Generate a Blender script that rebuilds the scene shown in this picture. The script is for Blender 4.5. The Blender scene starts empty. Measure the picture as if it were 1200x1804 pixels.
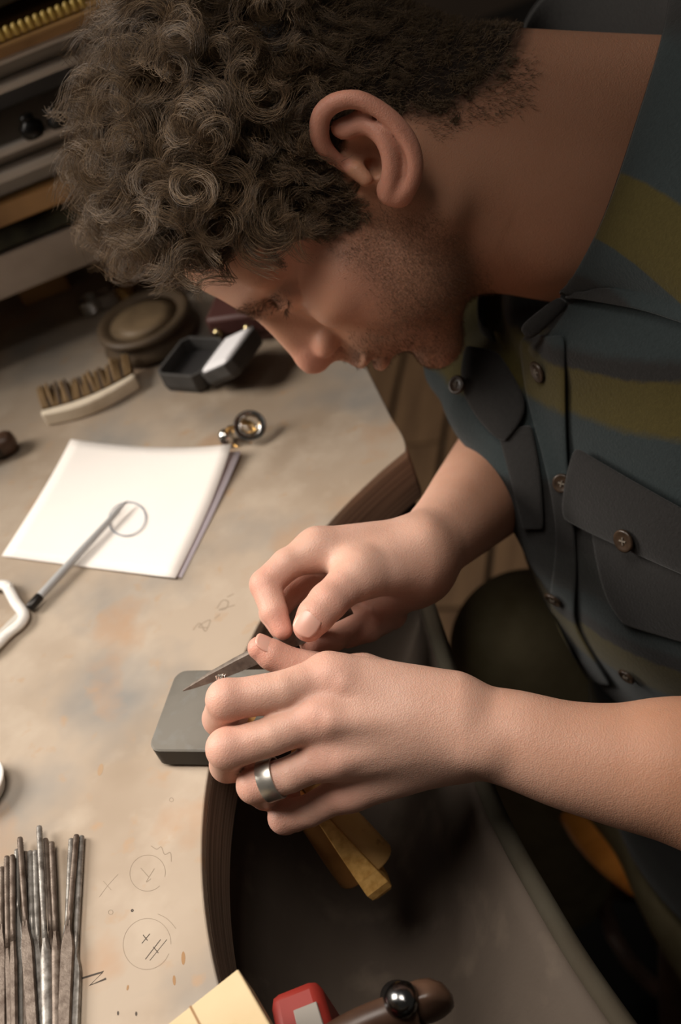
import bpy, bmesh, math, random
import numpy as np
from mathutils import Matrix, Vector

random.seed(4)
rng = np.random.default_rng(4)
scene = bpy.context.scene
COL = scene.collection

# ------------------------------------------------------------------ camera
FPX, TILT, ROLL = 2200.0, math.radians(41.0), math.radians(-22.0)
CAM_H = 494.0                      # mm above the bench top
BENCH_Z = 900.0                    # bench top above the floor, mm
_c, _s, _ct, _st = math.cos(ROLL), math.sin(ROLL), math.cos(TILT), math.sin(TILT)
def _axes():
    def lev(x, y):                 # image right/up -> level right/up
        return _c * x - _s * y, _s * x + _c * y
    def w(x, y, b):                # right, up, back -> world
        lx, ly = lev(x, y)
        return np.array([lx, ly * _st - b * _ct, ly * _ct + b * _st])
    return w(1, 0, 0), w(0, 1, 0), w(0, 0, 1)
RX, RU, RB = _axes()
CAM0 = np.array([0.0, 0.0, CAM_H + BENCH_Z])
CM = np.column_stack([RX, -RU, -RB])          # camera mm (right, down, depth) -> world mm
def c2w(v):
    return np.asarray(v, float) @ CM.T + CAM0
def w2c(v):
    return (np.asarray(v, float) - CAM0) @ CM
def C3(px, py, D):                             # a sighting and its distance -> camera mm
    return np.array([(px - 600) / FPX * D, (py - 902) / FPX * D, D], float)
def P(px, py, D):
    return c2w(C3(px, py, D))
def T(px, py, z=0.0):                          # a sighting on a level plane z mm above the bench
    d = CM @ np.array([(px - 600) / FPX, (py - 902) / FPX, 1.0])
    k = (z + BENCH_Z - CAM0[2]) / d[2]
    return CAM0 + d * k
def proj(w):
    v = w2c(w)
    return np.stack([v[..., 0] / v[..., 2] * FPX + 600, v[..., 1] / v[..., 2] * FPX + 902], -1)

cam_d = bpy.data.cameras.new('camera')
cam = bpy.data.objects.new('camera', cam_d)
COL.objects.link(cam)
cam.matrix_world = Matrix(((RX[0], RU[0], RB[0], CAM0[0] / 1000), (RX[1], RU[1], RB[1], CAM0[1] / 1000),
                           (RX[2], RU[2], RB[2], CAM0[2] / 1000), (0, 0, 0, 1)))
cam_d.sensor_fit = 'HORIZONTAL'
cam_d.sensor_width = 24.0
cam_d.lens = FPX / 1200 * 24
cam_d.clip_start = 0.02
cam_d.dof.use_dof = True
cam_d.dof.focus_distance = 0.60
cam_d.dof.aperture_fstop = 6.3
cam_d.dof.aperture_blades = 9
scene.camera = cam

# ------------------------------------------------------------------ world and lights
def lin(r, g, b, a=1.0):
    f = lambda c: (c / 255 / 12.92) if c / 255 <= 0.04045 else ((c / 255 + 0.055) / 1.055) ** 2.4
    return (f(r), f(g), f(b), a)
world = bpy.data.worlds.new('world')
scene.world = world
world.use_nodes = True
bg = world.node_tree.nodes['Background']
bg.inputs[0].default_value = (1.0, 0.90, 0.78, 1)
bg.inputs[1].default_value = 0.045
def area_light(name, loc_mm, target_mm, size, power, color, size_y=None):
    d = bpy.data.lights.new(name, 'AREA')
    d.energy = power
    d.color = color
    d.size = size
    if size_y:
        d.shape = 'RECTANGLE'
        d.size_y = size_y
    o = bpy.data.objects.new(name, d)
    COL.objects.link(o)
    o.location = Vector(loc_mm) / 1000
    o.rotation_euler = (Vector(target_mm) - Vector(loc_mm)).to_track_quat('-Z', 'Y').to_euler()
    return o
bl_ = area_light('bench_lamp_light', (-130, 370, BENCH_Z + 690), (-120, 400, BENCH_Z), 0.36, 0.76, (1.0, 0.91, 0.82))
bl_.data.spread = math.radians(64)
area_light('window_light', (-1450, 1180, BENCH_Z + 1200), (0, 600, BENCH_Z + 100), 0.9, 50.0, (1.0, 0.92, 0.83))
scene.view_settings.view_transform = 'Standard'
scene.view_settings.look = 'None'
scene.view_settings.gamma = 1.0
scene.view_settings.use_curve_mapping = False
scene.view_settings.exposure = 0.1

# ------------------------------------------------------------------ materials
MATS = {}
def mat(name, color, rough=0.6, metal=0.0, spec=0.4, noise=None, bump=None, sss=None, coat=0.0, sheen=0.0, trans=0.0, ior=1.45, coords='Object'):
    """noise = (scale, second colour, contrast lo, hi[, stretch]); bump = (scale, strength, distance)"""
    m = bpy.data.materials.new(name)
    m.use_nodes = True
    nt = m.node_tree
    b = nt.nodes['Principled BSDF']
    b.inputs['Base Color'].default_value = color
    b.inputs['Roughness'].default_value = rough
    b.inputs['Metallic'].default_value = metal
    b.inputs['Specular IOR Level'].default_value = spec
    b.inputs['IOR'].default_value = ior
    b.inputs['Coat Weight'].default_value = coat
    b.inputs['Sheen Weight'].default_value = sheen
    b.inputs['Transmission Weight'].default_value = trans
    tc = nt.nodes.new('ShaderNodeTexCoord')
    def nz(scale, stretch=(1, 1, 1), detail=4):
        mp = nt.nodes.new('ShaderNodeMapping')
        mp.inputs['Scale'].default_value = stretch
        nt.links.new(tc.outputs[coords], mp.inputs['Vector'])
        n = nt.nodes.new('ShaderNodeTexNoise')
        n.inputs['Scale'].default_value = scale
        n.inputs['Detail'].default_value = detail
        nt.links.new(mp.outputs[0], n.inputs['Vector'])
        return n
    last = None
    if noise:
        layers = noise if isinstance(noise, list) else [noise]
        for L in layers:
            n = nz(L[0], L[4] if len(L) > 4 else (1, 1, 1))
            mr = nt.nodes.new('ShaderNodeMapRange')
            mr.inputs[1].default_value, mr.inputs[2].default_value = L[2], L[3]
            nt.links.new(n.outputs['Fac'], mr.inputs[0])
            mx = nt.nodes.new('ShaderNodeMix')
            mx.data_type = 'RGBA'
            if last is None:
                mx.inputs[6].default_value = color
            else:
                nt.links.new(last, mx.inputs[6])
            mx.inputs[7].default_value = L[1]
            nt.links.new(mr.outputs[0], mx.inputs[0])
            last = mx.outputs[2]
        nt.links.new(last, b.inputs['Base Color'])
    if bump:
        n = nz(bump[0], bump[3] if len(bump) > 3 else (1, 1, 1), 3)
        bp = nt.nodes.new('ShaderNodeBump')
        bp.inputs['Strength'].default_value = bump[1]
        bp.inputs['Distance'].default_value = bump[2]
        nt.links.new(n.outputs['Fac'], bp.inputs['Height'])
        nt.links.new(bp.outputs[0], b.inputs['Normal'])
    if sss:
        b.inputs['Subsurface Weight'].default_value = sss[0]
        b.inputs['Subsurface Radius'].default_value = (1.0, 0.35, 0.2)
        b.inputs['Subsurface Scale'].default_value = sss[1]
    MATS[name] = m
    return m

mat('bench_wood', lin(166, 151, 134), 0.55, spec=0.3,
    noise=[(9, lin(138, 121, 102), 0.42, 0.75), (26, lin(180, 166, 149), 0.5, 0.8), (11, lin(122, 121, 118), 0.52, 0.76), (17, lin(164, 132, 104), 0.6, 0.78), (60, lin(165, 135, 105), 0.62, 0.8)],
    bump=(160, 0.12, 0.0004, (1, 4, 1)))
mat('ply_edge', lin(132, 114, 98), 0.7, noise=(6, lin(92, 77, 64), 0.4, 0.65, (1, 1, 90)))
mat('dark_strip', lin(46, 42, 36), 0.6)
mat('leather', lin(78, 69, 61), 0.78, spec=0.15, noise=[(7, lin(62, 54, 47), 0.4, 0.7), (40, lin(90, 80, 70), 0.55, 0.8)], bump=(220, 0.25, 0.0006))
mat('leather_rim', lin(66, 62, 52), 0.85, spec=0.15, noise=(30, lin(60, 54, 44), 0.4, 0.65), bump=(220, 0.25, 0.0006))
mat('steel_block', lin(126, 122, 114), 0.42, metal=0.4, noise=[(18, lin(96, 92, 84), 0.4, 0.7), (70, lin(134, 134, 130), 0.55, 0.75)], bump=(300, 0.1, 0.0002))
mat('block_side', lin(44, 41, 37), 0.5, metal=0.5, noise=(40, lin(30, 28, 25), 0.4, 0.7))
mat('paper', lin(240, 234, 228), 0.8, spec=0.2, noise=(6, lin(234, 227, 220), 0.4, 0.7))
mat('paper_under', lin(214, 206, 214), 0.8, spec=0.2)
mat('pencil_grey', lin(140, 144, 152), 0.8, spec=0.2)
mat('pencil_dark', lin(74, 66, 60), 0.8, spec=0.2)
mat('pencil_faint', lin(140, 126, 110), 0.8, spec=0.2)
mat('stain', lin(146, 112, 76), 0.7)
mat('stain_soft', lin(156, 130, 102), 0.7)
mat('file_steel', lin(150, 146, 140), 0.42, metal=0.45, noise=(220, lin(96, 90, 84), 0.4, 0.7), bump=(900, 0.3, 0.0004))
mat('file_brown', lin(110, 98, 88), 0.45, metal=0.4, noise=(160, lin(70, 56, 46), 0.4, 0.7), bump=(900, 0.3, 0.0004))
mat('file_bright', lin(150, 146, 140), 0.3, metal=0.6, noise=(200, lin(120, 114, 106), 0.5, 0.8), bump=(900, 0.2, 0.0003))
mat('file_hand', lin(128, 118, 108), 0.5, metal=0.3, noise=(300, lin(106, 96, 88), 0.4, 0.7), bump=(1500, 0.4, 0.0003))
mat('ring_steel', lin(176, 172, 164), 0.36, metal=0.85, bump=(500, 0.1, 0.0002, (1, 1, 20)))
mat('ring_dark', lin(70, 66, 60), 0.35, metal=1.0)
mat('silver', lin(220, 218, 214), 0.16, metal=1.0)
mat('gold', lin(200, 160, 100), 0.25, metal=1.0)
mat('brass', lin(214, 196, 150), 0.25, metal=1.0)
mat('diamond', (1, 1, 1, 1), 0.0, trans=1.0, ior=2.2, spec=0.6)
mat('glass', (0.97, 0.96, 0.93, 1), 0.02, trans=1.0, ior=1.46)
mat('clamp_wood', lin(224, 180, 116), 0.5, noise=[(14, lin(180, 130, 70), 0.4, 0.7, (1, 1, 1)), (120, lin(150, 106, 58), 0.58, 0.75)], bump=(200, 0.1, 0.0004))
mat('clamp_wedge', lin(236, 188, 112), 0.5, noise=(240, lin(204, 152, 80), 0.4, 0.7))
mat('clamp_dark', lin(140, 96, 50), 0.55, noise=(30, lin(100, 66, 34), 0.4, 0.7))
mat('box_grey', lin(74, 72, 70), 0.75, noise=(60, lin(62, 60, 58), 0.4, 0.7))
mat('box_inside', lin(44, 42, 42), 0.8)
mat('white_satin', lin(240, 238, 240), 0.6)
mat('burgundy', lin(92, 58, 54), 0.5, noise=(20, lin(76, 46, 42), 0.4, 0.7))
mat('brush_wood', lin(226, 212, 190), 0.6, noise=(30, lin(196, 178, 152), 0.5, 0.75))
mat('bristle', lin(120, 94, 58), 0.7)
mat('bristle_dark', lin(72, 54, 34), 0.7)
mat('dark_wood', lin(84, 62, 48), 0.35, noise=(30, lin(60, 42, 32), 0.4, 0.7))
mat('bowl_brown', lin(94, 78, 60), 0.5, noise=(18, lin(70, 58, 44), 0.4, 0.7))
mat('pitch', lin(128, 108, 82), 0.5, noise=(40, lin(96, 80, 60), 0.4, 0.7))
mat('clear_plastic', lin(232, 228, 222), 0.25, spec=0.6)
mat('plastic_grey', lin(190, 184, 174), 0.3, spec=0.5)  # greyer plastic for the gauge plate and the inner dish ring
mat('grey_tube', lin(178, 178, 178), 0.35, metal=0.2)
mat('dark_metal', lin(52, 50, 48), 0.35, metal=0.7)
mat('black_metal', lin(30, 29, 28), 0.3, metal=0.6)
mat('chrome', lin(120, 120, 120), 0.22, metal=1.0)
mat('board_beige', lin(206, 184, 146), 0.6, noise=[(12, lin(192, 168, 128), 0.4, 0.7), (60, lin(190, 170, 128), 0.62, 0.8)])
mat('red_paint', lin(128, 38, 30), 0.5, noise=(40, lin(100, 32, 26), 0.5, 0.8))
mat('stool_wood', lin(224, 146, 66), 0.22, coat=0.4, noise=(8, lin(190, 116, 48), 0.4, 0.7, (1, 6, 1)))
mat('floor_wood', lin(104, 80, 56), 0.6, noise=(5, lin(82, 61, 42), 0.35, 0.7, (1, 8, 1)))
mat('shade_black', lin(24, 23, 22), 0.9, spec=0.1)  # black of the sheet that paints shade onto the floor
mat('floor_gap', lin(26, 22, 18), 0.8)
mat('wall_paint', lin(70, 58, 48), 0.8, noise=(3, lin(60, 50, 42), 0.4, 0.7))
mat('cabinet_grey', lin(196, 190, 182), 0.5, noise=(10, lin(180, 172, 162), 0.4, 0.7))
mat('cabinet_mid', lin(132, 126, 118), 0.5)
mat('cabinet_blue', lin(184, 186, 190), 0.5)
mat('cabinet_dark', lin(26, 24, 22), 0.7)
mat('shelf_wood', lin(178, 138, 88), 0.5, noise=(10, lin(112, 80, 46), 0.4, 0.7, (1, 6, 1)))
mat('pale_board', lin(182, 170, 158), 0.6, noise=(12, lin(140, 128, 114), 0.4, 0.7))
mat('bead_yellow', lin(206, 176, 96), 0.4)
mat('green_cloth', lin(62, 62, 48), 0.9, noise=(60, lin(40, 40, 34), 0.4, 0.7))
mat('trouser_olive', lin(122, 112, 86), 0.9, spec=0.15, noise=(30, lin(106, 96, 72), 0.4, 0.7), bump=(400, 0.3, 0.0008))
mat('button_brown', lin(58, 45, 34), 0.3, noise=(200, lin(40, 31, 24), 0.4, 0.7))
mat('button_thread', lin(96, 88, 78), 0.8)
mat('nail', lin(212, 166, 150), 0.3, spec=0.5, sss=(0.3, 0.002))
mat('eye_white', lin(225, 215, 205), 0.1, spec=0.6)
mat('iris', lin(70, 50, 34), 0.1, spec=0.6)
mat('black_nostril', lin(40, 22, 16), 0.9)

def skin_material():
    m = mat('skin', lin(214, 164, 140), 0.48, spec=0.35, sss=(0.22, 0.0035))
    nt = m.node_tree
    b = nt.nodes['Principled BSDF']
    N, Lk = nt.nodes.new, nt.links.new
    tc = N('ShaderNodeTexCoord')
    n = N('ShaderNodeTexNoise'); n.inputs['Scale'].default_value = 55; n.inputs['Detail'].default_value = 5
    Lk(tc.outputs['Object'], n.inputs['Vector'])
    def mix(prev, fac, col):
        x = N('ShaderNodeMix'); x.data_type = 'RGBA'
        if isinstance(prev, tuple): x.inputs[6].default_value = prev
        else: Lk(prev, x.inputs[6])
        x.inputs[7].default_value = col
        Lk(fac, x.inputs[0])
        return x.outputs[2]
    mr = N('ShaderNodeMapRange'); mr.inputs[1].default_value = 0.4; mr.inputs[2].default_value = 0.75; mr.inputs[4].default_value = 0.5
    Lk(n.outputs['Fac'], mr.inputs[0])
    col = mix(lin(202, 162, 144), mr.outputs[0], lin(184, 141, 121))
    def attr(nm):
        a = N('ShaderNodeAttribute'); a.attribute_name = nm
        return a.outputs['Fac']
    col = mix(col, attr('warm'), lin(172, 121, 90))
    col = mix(col, attr('red'), lin(194, 134, 118))
    col = mix(col, attr('lip'), lin(176, 100, 88))
    n2 = N('ShaderNodeTexNoise'); n2.inputs['Scale'].default_value = 900; n2.inputs['Detail'].default_value = 2
    Lk(tc.outputs['Object'], n2.inputs['Vector'])
    mr2 = N('ShaderNodeMapRange'); mr2.inputs[1].default_value = 0.3; mr2.inputs[2].default_value = 0.62; mr2.inputs[3].default_value = 0.35
    Lk(n2.outputs['Fac'], mr2.inputs[0])
    mu = N('ShaderNodeMath'); mu.operation = 'MULTIPLY'
    Lk(attr('stubble'), mu.inputs[0]); Lk(mr2.outputs[0], mu.inputs[1])
    col = mix(col, mu.outputs[0], lin(74, 52, 38))
    col = mix(col, attr('scalp'), lin(44, 34, 26))
    Lk(col, b.inputs['Base Color'])
    n3 = N('ShaderNodeTexVoronoi'); n3.inputs['Scale'].default_value = 1300
    Lk(tc.outputs['Object'], n3.inputs['Vector'])
    n4 = N('ShaderNodeTexNoise'); n4.inputs['Scale'].default_value = 380; n4.inputs['Detail'].default_value = 4
    Lk(tc.outputs['Object'], n4.inputs['Vector'])
    ad = N('ShaderNodeMath'); ad.operation = 'ADD'
    Lk(n3.outputs['Distance'], ad.inputs[0]); Lk(n4.outputs['Fac'], ad.inputs[1])
    bp = N('ShaderNodeBump'); bp.inputs['Strength'].default_value = 0.25; bp.inputs['Distance'].default_value = 0.0005
    Lk(ad.outputs[0], bp.inputs['Height']); Lk(bp.outputs[0], b.inputs['Normal'])
    return m
skin_material()

def hair_material(name, c1, c2):
    m = bpy.data.materials.new(name)
    m.use_nodes = True
    nt = m.node_tree
    b = nt.nodes['Principled BSDF']
    hi = nt.nodes.new('ShaderNodeHairInfo')
    mx = nt.nodes.new('ShaderNodeMix'); mx.data_type = 'RGBA'
    mx.inputs[6].default_value = c1; mx.inputs[7].default_value = c2
    nt.links.new(hi.outputs['Random'], mx.inputs[0])
    nt.links.new(mx.outputs[2], b.inputs['Base Color'])
    b.inputs['Roughness'].default_value = 0.45
    b.inputs['Specular IOR Level'].default_value = 0.35
    MATS[name] = m
hair_material('hair_brown', lin(54, 43, 32), lin(126, 103, 77))
hair_material('stubble_brown', lin(70, 50, 36), lin(110, 80, 54))

def shirt_material():
    m = mat('flannel', lin(90, 92, 90), 0.95, spec=0.1, sheen=0.12, bump=(700, 0.5, 0.0008))
    nt = m.node_tree
    b = nt.nodes['Principled BSDF']
    N, Lk = nt.nodes.new, nt.links.new
    a = N('ShaderNodeAttribute'); a.attribute_name = 'stripe'
    tc = N('ShaderNodeTexCoord')
    n = N('ShaderNodeTexNoise'); n.inputs['Scale'].default_value = 120; n.inputs['Detail'].default_value = 3
    Lk(tc.outputs['Object'], n.inputs['Vector'])
    ma = N('ShaderNodeMath'); ma.operation = 'MULTIPLY_ADD'
    Lk(n.outputs['Fac'], ma.inputs[0]); ma.inputs[1].default_value = 0.03; Lk(a.outputs['Fac'], ma.inputs[2])
    sb = N('ShaderNodeMath'); sb.operation = 'SUBTRACT'; Lk(ma.outputs[0], sb.inputs[0]); sb.inputs[1].default_value = 0.015
    fr = N('ShaderNodeMath'); fr.operation = 'FRACT'; Lk(sb.outputs[0], fr.inputs[0])
    cr = N('ShaderNodeValToRGB')
    G, B_, D_, Y = lin(47, 48, 46), lin(46, 53, 54), lin(41, 40, 39), lin(70, 62, 32)
    els = cr.color_ramp.elements
    els[0].position = 0.0; els[0].color = Y
    els[1].position = 1.0; els[1].color = Y
    for p, c in ((0.13, Y), (0.16, B_), (0.36, B_), (0.40, D_), (0.62, D_), (0.66, G), (0.78, G), (0.81, B_), (0.90, B_), (0.93, D_), (0.97, D_), (0.985, Y)):
        e = els.new(p); e.color = c
    Lk(fr.outputs[0], cr.inputs[0])
    n2 = N('ShaderNodeTexNoise'); n2.inputs['Scale'].default_value = 420; n2.inputs['Detail'].default_value = 4
    Lk(tc.outputs['Object'], n2.inputs['Vector'])
    mx = N('ShaderNodeMix'); mx.data_type = 'RGBA'; mx.blend_type = 'MULTIPLY'; mx.inputs[0].default_value = 0.35
    Lk(cr.outputs[0], mx.inputs[6]); Lk(n2.outputs['Fac'], mx.inputs[7])
    Lk(mx.outputs[2], b.inputs['Base Color'])
shirt_material()

# ------------------------------------------------------------------ object helpers
def mesh_obj(name, verts_mm, faces, material, parent=None, smooth=True, label=None, cat=None, group=None, kind=None, attrs=None, recalc=True):
    me = bpy.data.meshes.new(name)
    v = np.asarray(verts_mm, float) / 1000
    if isinstance(faces, np.ndarray):
        k = faces.shape[1]
        me.vertices.add(len(v)); me.vertices.foreach_set('co', v.ravel().astype(np.float32))
        me.loops.add(faces.size); me.loops.foreach_set('vertex_index', faces.ravel().astype(np.int32))
        me.polygons.add(len(faces)); me.polygons.foreach_set('loop_start', np.arange(0, faces.size, k, dtype=np.int32))
        me.update(calc_edges=True); me.validate()
    else:
        me.from_pydata([tuple(x) for x in v], [], [tuple(int(i) for i in f) for f in faces])
        me.update()
        if recalc:
            bm = bmesh.new(); bm.from_mesh(me); bmesh.ops.recalc_face_normals(bm, faces=bm.faces); bm.to_mesh(me); bm.free()
    if smooth:
        me.polygons.foreach_set('use_smooth', np.ones(len(me.polygons), dtype=bool))
    if attrs:
        for k_, a in attrs.items():
            at = me.attributes.new(k_, 'FLOAT', 'POINT')
            at.data.foreach_set('value', np.asarray(a, np.float32))
    me.materials.append(MATS[material])
    o = bpy.data.objects.new(name, me)
    COL.objects.link(o)
    tag(o, parent, label, cat, group, kind)
    return o
def tag(o, parent=None, label=None, cat=None, group=None, kind=None):
    if parent is not None: o.parent = parent
    if label: o['label'] = label
    if cat: o['category'] = cat
    if group: o['group'] = group
    if kind: o['kind'] = kind
def empty(name, loc_mm, label, cat, group=None, kind=None):
    o = bpy.data.objects.new(name, None)
    o.empty_display_size = 0.02
    COL.objects.link(o)
    o.location = Vector(loc_mm) / 1000
    tag(o, None, label, cat, group, kind)
    ORIG[o.name] = np.array(loc_mm, float)
    return o
ORIG = {}
def rel(parent, verts):
    """world mm -> the parent's frame (parents are never rotated)"""
    p = parent
    off = np.zeros(3)
    while p is not None:
        off += ORIG.get(p.name, np.zeros(3))
        p = p.parent
    return np.asarray(verts, float) - off

class MB:
    """collects shapes (world mm) into one mesh"""
    def __init__(self): self.v, self.f = [], []
    def add(self, v, f):
        n = len(self.v)
        self.v += [tuple(map(float, x)) for x in v]
        self.f += [tuple(i + n for i in q) for q in f]
        return self
    def box(self, lo, hi, M=None, o=None):
        lo, hi = np.array(lo, float), np.array(hi, float)
        v = np.array([[(lo, hi)[i][0], (lo, hi)[j][1], (lo, hi)[k][2]] for i in (0, 1) for j in (0, 1) for k in (0, 1)])
        if M is not None: v = v @ np.asarray(M).T
        if o is not None: v = v + np.asarray(o)
        return self.add(v, [(0, 1, 3, 2), (4, 6, 7, 5), (0, 4, 5, 1), (2, 3, 7, 6), (0, 2, 6, 4), (1, 5, 7, 3)])
    def prism(self, loop, vec):
        loop = np.asarray(loop, float); n = len(loop)
        v = np.vstack([loop, loop + np.asarray(vec)])
        return self.add(v, [tuple(range(n))[::-1], tuple(range(n, 2 * n))] + [(i, (i + 1) % n, n + (i + 1) % n, n + i) for i in range(n)])
    def loft(self, rings, cap=True):
        n = len(rings[0]); v = np.vstack(rings)
        f = [(k * n + i, k * n + (i + 1) % n, (k + 1) * n + (i + 1) % n, (k + 1) * n + i) for k in range(len(rings) - 1) for i in range(n)]
        if cap: f += [tuple(range(n))[::-1], tuple(range((len(rings) - 1) * n, len(rings) * n))]
        return self.add(v, f)
    def tube(self, pts, rad, n=10, closed=False, flat=1.0, up=(0, 0, 1)):
        pts = np.asarray(pts, float); m = len(pts)
        rad = np.broadcast_to(np.asarray(rad, float), (m,))
        rings = []
        up = np.asarray(up, float)
        for i in range(m):
            a = pts[(i - 1) % m] if (closed or i > 0) else pts[i]
            b = pts[(i + 1) % m] if (closed or i < m - 1) else pts[i]
            t = b - a; t /= np.linalg.norm(t) + 1e-9
            s = np.cross(t, up)
            if np.linalg.norm(s) < 1e-3: s = np.cross(t, (1, 0, 0.1))
            s /= np.linalg.norm(s); w = np.cross(s, t)
            th = np.linspace(0, 2 * np.pi, n, endpoint=False)
            rings.append(pts[i] + rad[i] * (np.cos(th)[:, None] * s + flat * np.sin(th)[:, None] * w))
        if closed:
            rings.append(rings[0]); return self.loft(rings, cap=False)
        return self.loft(rings)
    def lathe(self, prof, base, axis=(0, 0, 1), n=28, cap=True):
        """prof = [(radius, height)]"""
        ax = np.asarray(axis, float); ax /= np.linalg.norm(ax)
        s = np.cross(ax, (0.3, 1, 0.2)); s /= np.linalg.norm(s); w = np.cross(ax, s)
        th = np.linspace(0, 2 * np.pi, n, endpoint=False)
        rings = [np.asarray(base) + ax * h + max(r, 1e-3) * (np.cos(th)[:, None] * s + np.sin(th)[:, None] * w) for r, h in prof]
        return self.loft(rings, cap=cap)
    def obj(self, name, material, parent=None, smooth=True, bevel=0, sharp=True, **kw):
        v = np.array(self.v)
        if parent is not None: v = rel(parent, v)
        o = mesh_obj(name, v, self.f, material, parent, smooth=smooth, **kw)
        if bevel:
            md = o.modifiers.new('bevel', 'BEVEL'); md.width = bevel / 1000; md.segments = 2; md.limit_method = 'ANGLE'; md.angle_limit = math.radians(38)
        if smooth and sharp:
            o.data.set_sharp_from_angle(angle=math.radians(42))
        return o

def spline(pts, n, closed=False):
    """Catmull-Rom through pts, n samples in all"""
    p = np.asarray(pts, float); m = len(p)
    if closed: q = np.vstack([p[-1:], p, p[:2]]); segs = m
    else: q = np.vstack([2 * p[0] - p[1], p, 2 * p[-1] - p[-2]]); segs = m - 1
    u = np.linspace(0, segs, n, endpoint=not closed)
    i = np.minimum(u.astype(int), segs - 1); t = (u - i)[:, None]
    a, b, c, d = q[i], q[i + 1], q[i + 2], q[i + 3]
    return 0.5 * (2 * b + (c - a) * t + (2 * a - 5 * b + 4 * c - d) * t * t + (3 * b - a - 3 * c + d) * t ** 3)

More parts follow.
